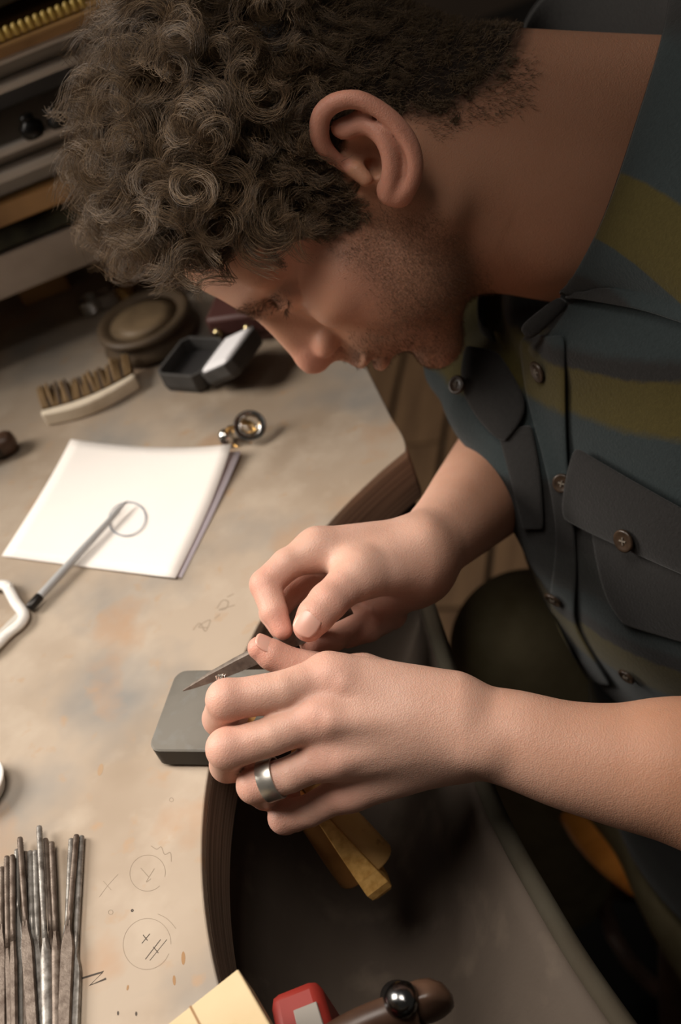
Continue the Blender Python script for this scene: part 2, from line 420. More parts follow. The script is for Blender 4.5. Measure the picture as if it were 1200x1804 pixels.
# ------------------------------------------------------------------ signed-distance modelling
class Field:
    def __init__(self, lo, hi, vox):
        self.lo = np.asarray(lo, float); self.vox = vox
        n = np.ceil((np.asarray(hi, float) - self.lo) / vox).astype(int) + 1
        self.n = n
        self.g = np.full(n, 60.0, np.float32)
        self.ax = [(self.lo[i] + np.arange(n[i]) * vox).astype(np.float32) for i in range(3)]
    def _win(self, lo, hi):
        i0 = np.maximum(np.floor((lo - self.lo) / self.vox).astype(int), 0)
        i1 = np.minimum(np.ceil((hi - self.lo) / self.vox).astype(int) + 1, self.n)
        if (i1 <= i0).any(): return None
        sl = tuple(slice(a, b) for a, b in zip(i0, i1))
        X = self.ax[0][sl[0]][:, None, None]; Y = self.ax[1][sl[1]][None, :, None]; Z = self.ax[2][sl[2]][None, None, :]
        return sl, X, Y, Z
    def _put(self, sl, d, k, op):
        g = self.g[sl]
        if op == 'add':
            h = np.maximum(k - np.abs(g - d), 0) / k
            self.g[sl] = np.minimum(g, d) - h * h * k * 0.25
        elif op == 'sub':
            d = -d
            h = np.maximum(k - np.abs(g - d), 0) / k
            self.g[sl] = np.maximum(g, d) + h * h * k * 0.25
    def cap(self, a, b, ra, rb=None, k=4.0, op='add'):
        rb = ra if rb is None else rb
        a, b = np.asarray(a, float), np.asarray(b, float)
        m = max(ra, rb) + k + 4 * self.vox + 3
        w = self._win(np.minimum(a, b) - m, np.maximum(a, b) + m)
        if w is None: return self
        sl, X, Y, Z = w
        ab = b - a; L = float(ab @ ab) + 1e-9
        x, y, z = X - a[0], Y - a[1], Z - a[2]
        t = np.clip((x * ab[0] + y * ab[1] + z * ab[2]) / L, 0, 1)
        d = np.sqrt((x - t * ab[0]) ** 2 + (y - t * ab[1]) ** 2 + (z - t * ab[2]) ** 2) - (ra + t * (rb - ra))
        self._put(sl, d.astype(np.float32), k, op)
        return self
    def chain(self, pts, rads, k=4.0, op='add'):
        for i in range(len(pts) - 1): self.cap(pts[i], pts[i + 1], rads[i], rads[i + 1], k, op)
        return self
    def ell(self, c, r, k=4.0, op='add', R=None):
        """R: columns are the ellipsoid's axes"""
        c, r = np.asarray(c, float), np.asarray(r, float)
        m = r.max() + k + 4 * self.vox + 3
        w = self._win(c - m, c + m)
        if w is None: return self
        sl, X, Y, Z = w
        x, y, z = X - c[0], Y - c[1], Z - c[2]
        if R is not None:
            R = np.asarray(R, float)
            x, y, z = (x * R[0, 0] + y * R[1, 0] + z * R[2, 0], x * R[0, 1] + y * R[1, 1] + z * R[2, 1], x * R[0, 2] + y * R[1, 2] + z * R[2, 2])
        k0 = np.sqrt((x / r[0]) ** 2 + (y / r[1]) ** 2 + (z / r[2]) ** 2)
        k1 = np.sqrt((x / r[0] ** 2) ** 2 + (y / r[1] ** 2) ** 2 + (z / r[2] ** 2) ** 2)
        d = k0 * (k0 - 1) / np.maximum(k1, 1e-6)
        self._put(sl, d.astype(np.float32), k, op)
        return self
    def mesh(self):
        g = self.g; ins = g < 0
        nx, ny, nz = g.shape
        cnt = np.zeros((nx - 1, ny - 1, nz - 1), np.int8)
        for i in (0, 1):
            for j in (0, 1):
                for k in (0, 1):
                    cnt += ins[i:nx - 1 + i, j:ny - 1 + j, k:nz - 1 + k]
        act = (cnt > 0) & (cnt < 8)
        idx = np.argwhere(act)
        ids = np.full(act.shape, -1, np.int32); ids[act] = np.arange(len(idx))
        c = idx
        acc = np.zeros((len(idx), 3)); num = np.zeros(len(idx))
        cor = {}
        for i in (0, 1):
            for j in (0, 1):
                for k in (0, 1):
                    cor[i, j, k] = g[c[:, 0] + i, c[:, 1] + j, c[:, 2] + k].astype(float)
        for ax in range(3):
            for u in (0, 1):
                for v in (0, 1):
                    p0 = [0, 0, 0]; p1 = [0, 0, 0]
                    o = [q for q in range(3) if q != ax]
                    p0[o[0]] = p1[o[0]] = u; p0[o[1]] = p1[o[1]] = v; p1[ax] = 1
                    a, b = cor[tuple(p0)], cor[tuple(p1)]
                    m = (a < 0) != (b < 0)
                    t = np.where(m, a / np.where(m, a - b, 1), 0)
                    pt = np.array(p0, float)[None, :] + t[:, None] * np.eye(3)[ax]
                    acc += np.where(m[:, None], pt, 0); num += m
        V = (c + acc / num[:, None]) * self.vox + self.lo
        quads = []
        for ax in range(3):
            sl0 = [slice(None)] * 3; sl1 = [slice(None)] * 3
            sl0[ax] = slice(0, -1); sl1[ax] = slice(1, None)
            a, b = ins[tuple(sl0)], ins[tuple(sl1)]
            e = np.argwhere(a != b)
            o = [q for q in range(3) if q != ax]
            ok = (e[:, o[0]] > 0) & (e[:, o[1]] > 0) & (e[:, o[0]] < g.shape[o[0]] - 1) & (e[:, o[1]] < g.shape[o[1]] - 1)
            e = e[ok]
            flip = a[tuple(e.T)]
            q = []
            for du, dv in ((1, 1), (0, 1), (0, 0), (1, 0)):
                ee = e.copy(); ee[:, o[0]] -= du; ee[:, o[1]] -= dv
                q.append(ids[tuple(ee.T)])
            q = np.stack(q, 1)
            if ax == 1: flip = ~flip
            q[~flip] = q[~flip][:, ::-1]
            quads.append(q)
        return V, np.vstack(quads).astype(np.int32)
def smooth_mesh(V, Q, it=2, lam=0.5):
    e = np.vstack([Q[:, [0, 1]], Q[:, [1, 2]], Q[:, [2, 3]], Q[:, [3, 0]]])
    for _ in range(it):
        s = np.zeros_like(V); n = np.zeros(len(V))
        for a, b in ((0, 1), (1, 0)):
            for q in range(3): s[:, q] += np.bincount(e[:, a], V[e[:, b], q], len(V))
            n += np.bincount(e[:, a], minlength=len(V))
        V = V + lam * (s / np.maximum(n, 1)[:, None] - V)
    return V
def vnormals(V, Q):
    fn = np.cross(V[Q[:, 2]] - V[Q[:, 0]], V[Q[:, 3]] - V[Q[:, 1]])
    N = np.zeros_like(V)
    for k in range(4):
        for q in range(3): N[:, q] += np.bincount(Q[:, k], fn[:, q], len(V))
    return N / (np.linalg.norm(N, axis=1)[:, None] + 1e-12)
def blob(V, c, r):
    return np.exp(-((V - np.asarray(c)) ** 2).sum(1) / r ** 2)
def in_poly(p, poly):
    x, y = p[:, 0], p[:, 1]; r = np.zeros(len(p), bool); n = len(poly)
    for i in range(n):
        x0, y0 = poly[i]; x1, y1 = poly[(i + 1) % n]
        if y0 == y1: continue
        r ^= ((y0 > y) != (y1 > y)) & (x < (x1 - x0) * (y - y0) / (y1 - y0) + x0)
    return r


# ================================================================== the setting
BZ = BENCH_Z
def ngon_plate(loop_xy, z1, z0):
    """rings for a flat plate with any outline"""
    m = MB(); top = np.column_stack([loop_xy, np.full(len(loop_xy), z1)])
    m.prism(top, (0, 0, z0 - z1))
    return m
# floor: planks laid in rows, each a piece of its own
floor = MB().box((-2200, -900, -40), (2400, 3400, -9)).obj('floor', 'floor_gap', smooth=False, kind='structure')
FD = np.array([0.42, 0.907]); FN = np.array([0.907, -0.42])
plank_mesh = {}
def plank(o2, length, width, ang):
    key = (round(length), round(width))
    if key not in plank_mesh:
        ob = MB().box((-length / 2, -width / 2, -9), (length / 2, width / 2, 0)).obj('plank', 'floor_wood', floor, smooth=False, bevel=1.2)
        plank_mesh[key] = ob.data
    else:
        ob = bpy.data.objects.new('plank', plank_mesh[key]); COL.objects.link(ob); ob.parent = floor
    ob.location = (o2[0] / 1000, o2[1] / 1000, 0); ob.rotation_euler = (0, 0, ang)
pang = math.atan2(FD[1], FD[0])
for i in range(-12, 12):
    for j in range(-2, 5):
        c = np.array([140, 620]) + FN * (i * 108) + FD * (j * 560 + (i * 173) % 560 - 280)
        plank(c, 552, 98, pang)
MB().box((-2300, 3300, -40), (2500, 3400, 2700)).obj('wall_back', 'wall_paint', smooth=False, kind='structure')
MB().box((-2300, -900, -40), (-2200, 3400, 2700)).obj('wall_left', 'wall_paint', smooth=False, kind='structure')

# ------------------------------------------------------------------ workbench with its half-round cut-out
CX, CY, RR = 174.4, 321.1, 303.3
corner_y = T(713, 773)[1]; FX = T(690, 735)[0]
bench = empty('workbench', (-300, 600, 0), 'pale worn plywood jeweller workbench with a rounded cut-out', 'workbench')
a0 = math.acos((FX - CX) / (RR + 0)) - 0.045
arc_a = np.linspace(a0 + 0.05, 2 * math.pi - a0 - 0.05, 90)
arc = np.column_stack([CX + RR * np.cos(arc_a), CY + RR * np.sin(arc_a)])
def corner(p0, pc, p1, n=7):
    t = np.linspace(0, 1, n)[:, None]
    return (1 - t) ** 2 * p0 + 2 * t * (1 - t) * pc + t * t * p1
yc = arc[0, 1]
back_y = 1010.0
pc = np.array([FX + 3, yc + 10])
pl = corner(np.array([FX, yc + 34]), pc, arc[0])
pm = pl.copy(); pm[:, 1] = 2 * CY - pm[:, 1]
loop = np.vstack([[[-1100, back_y], [FX, back_y]], pl, arc[1:-1], pm[::-1], [[FX, -420], [-1100, -420]]])
ngon_plate(loop, BZ, BZ - 6).obj('worktop', 'bench_wood', bench, smooth=False, bevel=0.9)
lip = ngon_plate(loop, BZ - 6, BZ - 40).obj('worktop_edge', 'ply_edge', bench, smooth=False)
def inset(loop, d):
    p = np.roll(loop, 1, 0); n = np.roll(loop, -1, 0); t = n - p; t /= np.linalg.norm(t, axis=1)[:, None] + 1e-9
    return loop + d * np.column_stack([t[:, 1], -t[:, 0]])
ngon_plate(inset(loop, 7.0), BZ - 40, BZ - 58).obj('under_strip', 'dark_strip', bench, smooth=False)
for x, y in ((-1040, 940), (-10, 940), (-1040, -350), (-10, -350)):
    MB().box((x - 35, y - 35, 0), (x + 35, y + 35, BZ - 40)).obj('leg', 'dark_wood', bench, smooth=False, bevel=2)

# pencil marks and stains lying on the worktop
def ink(pts_px, w, material, parent=bench, z=0.06, closed=False, name='pencil_mark', n=None):
    pts = np.array([T(*p, z) for p in pts_px])
    if len(pts) > 2: pts = spline(pts, n or len(pts) * 6, closed)
    return MB().tube(pts, w, n=4, closed=closed, flat=0.08).obj(name, material, parent)
def ring_px(cx, cy, rx, ry, tilt=0.0, a0=0, a1=6.283, n=22):
    t = np.linspace(a0, a1, n)
    x, y = rx * np.cos(t), ry * np.sin(t)
    return [(cx + x_ * math.cos(tilt) - y_ * math.sin(tilt), cy + x_ * math.sin(tilt) + y_ * math.cos(tilt)) for x_, y_ in zip(x, y)]
ink(ring_px(260, 1538, 31, 32, 0.5, 0.3, 6.0), 0.16, 'pencil_faint')
ink([(248, 1529), (262, 1545)], 0.2, 'pencil_faint'); ink([(272, 1530), (258, 1553), (266, 1548)], 0.2, 'pencil_faint')
ink([(266, 1490), (276, 1496), (284, 1492), (290, 1505), (300, 1502), (302, 1518)], 0.2, 'pencil_faint')
ink(ring_px(259, 1663, 42, 45, 0.2, 0.2, 6.1), 0.13, 'pencil_faint')
ink([(250, 1662), (264, 1645)], 0.22, 'pencil_dark'); ink([(252, 1647), (260, 1657)], 0.2, 'pencil_dark')
ink([(256, 1690), (283, 1655)], 0.22, 'pencil_dark'); ink([(264, 1692), (294, 1655)], 0.16, 'pencil_dark'); ink([(270, 1668), (279, 1679)], 0.18, 'pencil_dark')
ink([(278, 1610), (292, 1617), (302, 1626), (310, 1636)], 0.15, 'pencil_faint')
ink([(136, 1726), (182, 1712), (158, 1736), (187, 1724)], 0.55, 'pencil_dark', n=4)
ink(ring_px(195, 1607, 4, 4), 0.15, 'pencil_faint'); ink(ring_px(233, 1604, 1.6, 1.6), 0.3, 'pencil_dark'); ink(ring_px(302, 1409, 3.5, 3.5), 0.15, 'pencil_faint')
ink([(175, 1580), (190, 1560), (208, 1540)], 0.14, 'pencil_faint'); ink([(182, 1552), (196, 1568)], 0.14, 'pencil_faint')
ink([(340, 1110), (352, 1098), (362, 1112), (370, 1092), (350, 1104), (366, 1106)], 0.35, 'pencil_faint')
ink([(382, 1072), (392, 1058), (402, 1060), (398, 1072), (386, 1074), (414, 1066)], 0.35, 'pencil_faint'); ink([(400, 1052), (412, 1046)], 0.35, 'pencil_faint')
ink([(378, 1090), (388, 1082)], 0.3, 'pencil_faint')
def spot(px, py, rx, ry, tilt, material):
    pts = np.array([T(a, b, 0.05) for a, b in ring_px(px, py, rx, ry, tilt, 0, 5.98, 18)])
    MB().prism(pts, (0, 0, -0.3)).obj('stain_mark', material, bench, smooth=False)
spot(177, 1356, 4.5, 11, 0.25, 'stain_soft'); spot(323, 1688, 3.5, 12, 0.0, 'stain'); spot(307, 1727, 2.8, 9, -0.05, 'stain')
spot(225, 1740, 2, 5, 0.2, 'stain'); spot(240, 1786, 2, 4, 0, 'pencil_dark'); spot(208, 1785, 1.8, 4, 0, 'pencil_dark')

# ------------------------------------------------------------------ leather catch skin slung under the cut-out
skin_tray = empty('leather_catch', (CX, CY, BZ - 150), 'dark brown leather catch skin slung under the bench cut-out', 'leather apron')
rim_px = [(722, 985), (745, 1060), (775, 1150), (812, 1270), (852, 1395), (895, 1490), (948, 1585), (1010, 1690), (1085, 1800), (1180, 1930)]
rimw = spline([T(x, y, -70) for x, y in rim_px], 40)
aa = np.linspace(a0 + 0.02, 2 * math.pi - a0 - 0.9, 40)
arcw = np.column_stack([CX + (RR + 14) * np.cos(aa), CY + (RR + 14) * np.sin(aa), np.full(40, BZ - 63)])
rows = []
for t in np.linspace(0, 1, 26):
    sag = 95 * math.sin(math.pi * min(1, t * 1.05) ** 0.75) if t < 0.95 else 95 * math.sin(math.pi * min(1, t * 1.05) ** 0.75)
    row = arcw * (1 - t) + rimw * t
    u = np.linspace(0, 1, 40)
    row[:, 2] -= sag * (0.45 + 0.55 * np.sin(np.pi * np.clip(u * 0.9 + 0.05, 0, 1)))
    rows.append(row)
g = np.array(rows)
def grid_faces(nr, nc): return [(i * nc + j, i * nc + j + 1, (i + 1) * nc + j + 1, (i + 1) * nc + j) for i in range(nr - 1) for j in range(nc - 1)]
m = MB().add(g.reshape(-1, 3), grid_faces(26, 40))
o = m.obj('leather_sheet', 'leather', skin_tray, sharp=False)
md = o.modifiers.new('thick', 'SOLIDIFY'); md.thickness = 0.003; md.offset = 0
MB().tube(rimw + np.array([2, 0, 3]), 5.0, n=10, flat=0.8).obj('rolled_rim', 'leather_rim', skin_tray)

# ------------------------------------------------------------------ steel bench block
def rounded_rect(c, ex, ey, hx, hy, r, n=6):
    pts = []
    for sx, sy, a in ((1, 1, 0), (-1, 1, 90), (-1, -1, 180), (1, -1, 270)):
        for t in np.linspace(0, 90, n):
            th = math.radians(a + t)
            pts.append(c + ex * (sx * (hx - r) + r * math.cos(th)) + ey * (sy * (hy - r) + r * math.sin(th)))
    return np.array(pts)
bt = 15.0
pa, pb_, pc_ = T(259, 1322, bt), T(372, 1323, bt), T(316, 1180, bt)
ex = pb_ - pa; ex /= np.linalg.norm(ex); ey = np.cross((0, 0, 1), ex)
depth_b = abs((pc_ - pa) @ ey); shear = 0
bw = 74.0
cen = pa + ex * bw / 2 + ey * depth_b / 2
blk = empty('bench_block', cen - np.array([0, 0, bt]), 'flat grey steel bench block with rounded corners on the bench edge', 'bench block')
dn = np.array([0, 0, -1.0])
r1 = rounded_rect(cen, ex, ey, bw / 2 - 0.8, depth_b / 2 - 0.8, 6)
r2 = rounded_rect(cen + dn * 0.8, ex, ey, bw / 2, depth_b / 2, 6.5)
r3 = rounded_rect(cen + dn * (bt - 2.5), ex, ey, bw / 2, depth_b / 2, 6.5)
r4 = rounded_rect(cen + dn * (bt - 0.02), ex, ey, bw / 2 - 2.5, depth_b / 2 - 2.5, 5)
MB().loft([r2, r3, r4]).obj('block_body', 'block_side', blk)
MB().loft([r2, r1], cap=False).add(r1, [tuple(range(len(r1)))]).obj('polished_face', 'steel_block', blk, sharp=False)

# ------------------------------------------------------------------ sheets of paper with a drawn circle, and the pencil
def sheet(name, corners, lift, material, z, label):
    """corners px TL TR BR BL; lift = how far each corner rises, mm"""
    c = [T(x, y, z + 0) for x, y in corners]
    n = 15; V = []
    for i in range(n):
        for j in range(n):
            u, v = j / (n - 1), i / (n - 1)
            p = (1 - v) * ((1 - u) * c[0] + u * c[1]) + v * ((1 - u) * c[3] + u * c[2])
            dz = lift[0] * (1 - u) ** 3 * (1 - v) ** 3 + lift[1] * u ** 3 * (1 - v) ** 3 + lift[2] * u ** 3 * v ** 3 + lift[3] * (1 - u) ** 3 * v ** 3 + lift[4] * math.sin(math.pi * u) * math.sin(math.pi * v)
            p = p + np.array([0, 0, dz])
            V.append(p)
    # the back edge bows down in the middle
    o = empty(name, c[3] * [1, 1, 1], label, 'paper')
    m = MB().add(V, grid_faces(n, n)).obj('paper_leaf', material, o, sharp=False)
    md = m.modifiers.new('thick', 'SOLIDIFY'); md.thickness = 0.0003; md.offset = 1
    return o
sheet('paper_sheet', [(150, 793), (428, 803), (320, 1017), (30, 983)], (0, 4, 0, 0, 0.0), 'paper_under', 0.5, 'lower white paper sheet peeking out beneath the sheet with the drawn circle')
top_sheet = sheet('paper_sheet', [(130, 783), (416, 800), (310, 1020), (3, 979)], (5, 9, 1, 0, 0.5), 'paper', 1.8, 'white paper sheet with a drawn circle lying on the bench')
ink(ring_px(224, 914, 33, 29, -0.35, -0.1, 6.15), 0.55, 'pencil_grey', top_sheet, z=3.4, name='drawn_circle')
a, b = T(52, 1071, 4.6), T(219, 888, 7.5)
pen = empty('mechanical_pencil', (a + b) / 2, 'slim grey metal pencil lying across the corner of the paper', 'pencil')
ax = b - a; Lp = np.linalg.norm(ax); ax /= Lp
MB().tube([a + ax * 10, a + ax * Lp * 0.55, a + ax * Lp * 0.84], [2.7, 2.6, 2.0]).obj('barrel', 'grey_tube', pen)
MB().lathe([(2.7, 0), (3.1, 0.6), (3.1, 9), (2.7, 10)], a, ax, n=14).obj('end_cap', 'dark_metal', pen)
MB().lathe([(2.0, 0), (1.9, 8), (1.5, Lp * 0.10), (1.0, Lp * 0.16)], a + ax * Lp * 0.84, ax, n=12).obj('grip_tip', 'grey_tube', pen)
MB().lathe([(1.25, 0), (1.2, 4), (0.5, 8), (0.2, 10)], a + ax * (Lp - 7), ax, n=10).obj('lead_tip', 'dark_metal', pen)

# ------------------------------------------------------------------ open ring box
nb = T(362, 697); ez = np.array([0, 0, 1.0])
e2 = T(424, 612) - nb; e2 /= np.linalg.norm(e2); e1 = np.cross(e2, ez); e1 = e1 if e1[0] < 0 else -e1
bdep = 44.0; bhe = 17.0; bwid = 38.0
rbox = empty('ring_box', nb + e1 * bwid / 2 + e2 * bdep / 2, 'small open dark grey ring box with white satin lid lining', 'ring box')
M3 = np.column_stack([e1, e2, ez])
def chamfer_tray(m, x0, x1, y0, y1, z0, z1, c, M, o, wall=2.4):
    def ring(i, z): return np.array([[x0 + c + i * .4, y0 + i, z], [x1 - c - i * .4, y0 + i, z], [x1 - i, y0 + c + i * .4, z], [x1 - i, y1 - c - i * .4, z], [x1 - c - i * .4, y1 - i, z], [x0 + c + i * .4, y1 - i, z], [x0 + i, y1 - c - i * .4, z], [x0 + i, y0 + c + i * .4, z]]) @ np.asarray(M).T + o
    zi = z0 + (2.4 if z1 > z0 else -2.4)
    return m.loft([ring(2.0, z0), ring(0, z0 + 0.35 * (z1 - z0)), ring(0, z1), ring(wall, z1), ring(wall, zi)])
chamfer_tray(MB(), 0, bwid, 0, bdep, 0, bhe, 5, M3, nb).obj('box_base', 'box_grey', rbox, smooth=False, bevel=0.5)
MB().box((3, 3, 2.5), (bwid - 3, bdep - 3, 7), M3, nb).obj('cushion', 'box_inside', rbox, smooth=False, bevel=1.2)
# the lid stands open on its hinge along the right-hand edge
la = math.radians(156)
rx_ = math.cos(la) * e1 + math.sin(la) * ez; nx_ = math.sin(la) * e1 - math.cos(la) * ez      # out along the lid, and its inward face
Ml = np.column_stack([rx_, e2, nx_])
hinge = nb + ez * bhe - nx_ * 13
chamfer_tray(MB(), 0.5, bwid * 0.92, 0, bdep, 0, 13, 5, Ml, hinge).obj('lid', 'box_grey', rbox, smooth=False, bevel=0.5)
MB().box((3, 3, 2.5), (bwid * 0.92 - 3, bdep - 3, 15), Ml, hinge).obj('satin_lining', 'white_satin', rbox, bevel=3)

# ------------------------------------------------------------------ burgundy case with brass studs
bq = T(383, 612)
be = T(482, 599) - bq; be[2] = 0; be /= np.linalg.norm(be); bn = np.array([-be[1], be[0], 0]); bn = bn if bn[1] > 0 else -bn; M4 = np.column_stack([be, bn, ez])
case = empty('leather_case', bq, 'burgundy leather case with brass studs behind the ring box', 'case')
MB().box((0, 0, 0), (95, 52, 24), M4, bq).obj('case_body', 'burgundy', case, bevel=4)
MB().box((-0.6, -1.5, 9), (95.6, 52, 26), M4, bq).obj('flap', 'burgundy', case, bevel=3)
for dx in (6, 30):
    MB().lathe([(0.1, 0), (3.6, 0.2), (3.4, 1.6), (2.0, 3.0), (0.1, 3.4)], bq + M4 @ np.array([dx, -1.5, 14]), -bn, n=16).obj('stud', 'brass', case)

# ------------------------------------------------------------------ round brown tin
tb = T(272, 600)
tin = empty('round_tin', tb, 'round brown pitch bowl with a rim standing behind the ring box', 'bowl')
MB().lathe([(26, 0), (34, 2), (38, 6), (36, 10), (34, 14), (33, 18)], tb, n=40).obj('bowl_body', 'bowl_brown', tin, sharp=False)
MB().lathe([(29, 21), (15, 23.5), (1, 24)], tb, n=40).obj('pitch_fill', 'pitch', tin, sharp=False)
MB().lathe([(33, 18), (37, 19), (37, 23), (32, 24), (30, 21.5), (18, 21), (2, 20.5)], tb, n=40).obj('bowl_rim', 'bowl_brown', tin, sharp=False)
# ------------------------------------------------------------------ bench brush lying on its side
b0, b1 = T(84, 748), T(248, 682)
bx = b1 - b0; bl = np.linalg.norm(bx); bx /= bl; by = np.array([-bx[1], bx[0], 0])
brush = empty('bench_brush', (b0 + b1) / 2, 'pale wooden bench brush with brown bristles lying near the paper', 'brush')
n = 20; ring = []
for i in range(n + 1):
    t = i / n; c = b0 + bx * bl * t
    th = 7.5 * (0.75 + 0.35 * math.sin(math.pi * t)); bow = -7 * math.sin(math.pi * t)
    ring.append(np.array([c + by * (bow - th / 2) + ez * 0.3, c + by * (bow + th / 2) + ez * 0.3, c + by * (bow + th / 2) + ez * 12, c + by * (bow - th / 2) + ez * 12]))
MB().loft(ring).obj('handle', 'brush_wood', brush, bevel=1.5)
for row in range(5):
    for i in range(26):
        t = 0.04 + 0.92 * i / 25
        c = b0 + bx * bl * t + by * (3.4 - 7 * math.sin(math.pi * t)) + ez * (2.6 + row * 2.4)
        d = by * 19 + ez * random.uniform(3, 9) + bx * random.uniform(-2, 2)
        MBt = MB().tube([c, c + d * 0.6, c + d], [1.5, 1.8, 1.1], n=5)
        if row == 0 and i == 0: allb = [MB(), MB()]
        k = 0 if (row + i) % 3 else 1
        allb[k].add(MBt.v, MBt.f)
allb[0].obj('bristles', 'bristle', brush, kind='stuff'); allb[1].obj('dark_bristles', 'bristle_dark', brush, kind='stuff')
# ------------------------------------------------------------------ dark wooden handle at the left edge
h0, h1 = T(-70, 815, 9), T(22, 775, 9)
hx = h1 - h0; hx /= np.linalg.norm(hx)
hand = empty('wooden_burnisher', (h0 + h1) / 2 - ez * 9, 'dark brown turned wooden tool handle at the left edge', 'handle')
MB().lathe([(5, 0), (8.6, 8), (8.0, 22), (9, 32), (8.6, 38), (6.5, 41.5), (2, 43)], h0, hx, n=22).obj('grip', 'dark_wood', hand, sharp=False)
MB().lathe([(9.2, 29), (9.5, 30), (9.2, 31)], h0, hx, n=22).obj('collar_ring', 'dark_metal', hand)

# ------------------------------------------------------------------ folding loupe with glass lens
lp = T(404, 782)
loupe = empty('loupe', lp, 'small silver folding loupe with a round glass lens beside the paper', 'loupe')
MB().lathe([(3.5, 0), (5.4, 1.5), (5.6, 6), (4.6, 9.5), (2.4, 11.5), (0.1, 12)], lp, n=22).obj('cap_body', 'silver', loupe, sharp=False)
lq = T(440, 750, 11)
ld = (lp - lq) * [1, 1, 0]; ld /= np.linalg.norm(ld); lax = np.array([0.15, -0.55, 0.8]); lax /= np.linalg.norm(lax)
s_ = np.cross(lax, ld); s_ /= np.linalg.norm(s_); l_ = np.cross(s_, lax)
th = np.linspace(0, 2 * np.pi, 32, endpoint=False)
MB().tube([lq + 10 * (math.cos(t) * s_ + math.sin(t) * l_) for t in th], 1.1, n=8, closed=True, up=lax).obj('lens_rim', 'silver', loupe)
MB().lathe([(0.1, -3.4), (5, -2.6), (9.3, 0), (5, 2.6), (0.1, 3.4)], lq, lax, n=28).obj('lens', 'glass', loupe, sharp=False)
MB().tube([lq + 10.5 * l_ , lq + 13.5 * l_, lp + ez * 9], [1.6, 1.8, 1.4], n=8).obj('hinge_arm', 'gold', loupe)
rq = T(428, 768, 3)
MB().tube([rq + 8.0 * (math.cos(t) * s_ + math.sin(t) * np.array([l_[0], l_[1], 0])) for t in th], 0.9, n=8, closed=True).obj('swivel_ring', 'gold', loupe)

# ------------------------------------------------------------------ white plastic ring gauge frame at the left edge
pth = [T(x, y, z) for x, y, z in ((-70, 1050, 3), (-20, 1034, 4), (8, 1031, 5), (16, 1040, 5), (28, 1062, 5), (42, 1082, 4), (36, 1098, 4), (12, 1118, 4), (-12, 1142, 4), (-60, 1180, 3))]
gaugeo = empty('plastic_gauge', pth[3] * [1, 1, 0] + [0, 0, BZ], 'white plastic ring gauge frame beside the metal pencil', 'gauge')
MB().tube(spline(pth, 44), 3.6, n=10, flat=0.8).obj('frame', 'clear_plastic', gaugeo, sharp=False)
MB().tube([T(2, 1026, 5), T(14, 1034, 6), T(20, 1030, 8)], [1.5, 1.8, 1.2], n=8).obj('latch', 'clear_plastic', gaugeo)
MB().tube(spline([T(-40, 1130, 2), T(-5, 1118, 2), T(20, 1096, 2.5), T(33, 1083, 3)], 14), 2.4, n=8, flat=0.5).obj('inner_plate', 'plastic_grey', gaugeo)
# ------------------------------------------------------------------ oval clear dish at the left edge
dc = T(-35, 1397)
dish = empty('plastic_dish', dc, 'clear round plastic dish rim at the left edge', 'dish')
MB().lathe([(13, 0.1), (15, 0.5), (17.2, 8), (17.6, 9), (16.6, 9), (14.6, 2), (3, 1.6)], dc, n=40).obj('dish_body', 'clear_plastic', dish, sharp=False)
MB().tube([dc + ez * 9 + 17.3 * np.array([math.cos(t), math.sin(t), 0]) for t in np.linspace(0, 2 * np.pi, 40, endpoint=False)], 1.0, n=8, closed=True).obj('dish_rim', 'clear_plastic', dish)
MB().tube([dc + ez * 3 + 9 * np.array([math.cos(t), math.sin(t), 0.1]) for t in np.linspace(0, 2 * np.pi, 24, endpoint=False)], 1.2, n=8, closed=True).obj('inner_ring', 'plastic_grey', dish)

# ------------------------------------------------------------------ needle files
FILES = [  # top px, blade start px, bottom px, level mm, blade half width, kind, metal, words
    ((4, 1527), (2, 1640), (2, 1812), 1.9, 2.6, 'flat', 'file_brown', 'brown flat needle file, leftmost of the files at the edge'),
    ((12, 1508), (14, 1672), (18, 1812), 1.9, 2.4, 'half', 'file_brown', 'brown needle file second from the left in the pile'),
    ((22, 1506), (23, 1660), (25, 1812), 5.4, 2.0, 'round', 'file_brown', 'thin brown round needle file third from the left'),
    ((30, 1496), (31, 1608), (33, 1812), 2.0, 3.0, 'flat', 'file_bright', 'shiny flat needle file fourth from the left'),
    ((35, 1475), (46, 1633), (58, 1812), 5.6, 2.8, 'flat', 'file_brown', 'tall brown flat needle file leaning right in the pile'),
    ((45, 1500), (43, 1650), (44, 1812), 1.9, 2.2, 'half', 'file_brown', 'short brown half-round needle file under the tall brown one'),
    ((53, 1499), (57, 1640), (62, 1812), 2.0, 2.0, 'round', 'file_steel', 'grey round needle file left of the longest file'),
    ((62, 1498), (66, 1660), (69, 1812), 2.0, 2.2, 'flat', 'file_steel', 'grey flat needle file tucked beside the longest file'),
    ((69, 1455), (79, 1654), (82, 1812), 6.0, 3.1, 'half', 'file_steel', 'longest grey half-round needle file, highest in the pile'),
    ((80, 1477), (90, 1640), (92, 1812), 2.2, 2.0, 'round', 'file_brown', 'brown round needle file right of the longest file'),
    ((91, 1483), (98, 1642), (99, 1812), 5.2, 2.9, 'half', 'file_brown', 'brown half-round needle file at the right of the main bundle'),
    ((126, 1477), (118, 1640), (106, 1812), 1.9, 2.0, 'flat', 'file_steel', 'grey needle file, left of the three set apart'),
    ((135, 1470), (121, 1633), (113, 1812), 4.8, 3.2, 'flat', 'file_brown', 'dark brown flat needle file, middle of the three set apart'),
    ((144, 1472), (133, 1683), (129, 1812), 2.1, 3.0, 'flat', 'file_steel', 'steel flat needle file, rightmost of the three set apart'),
]
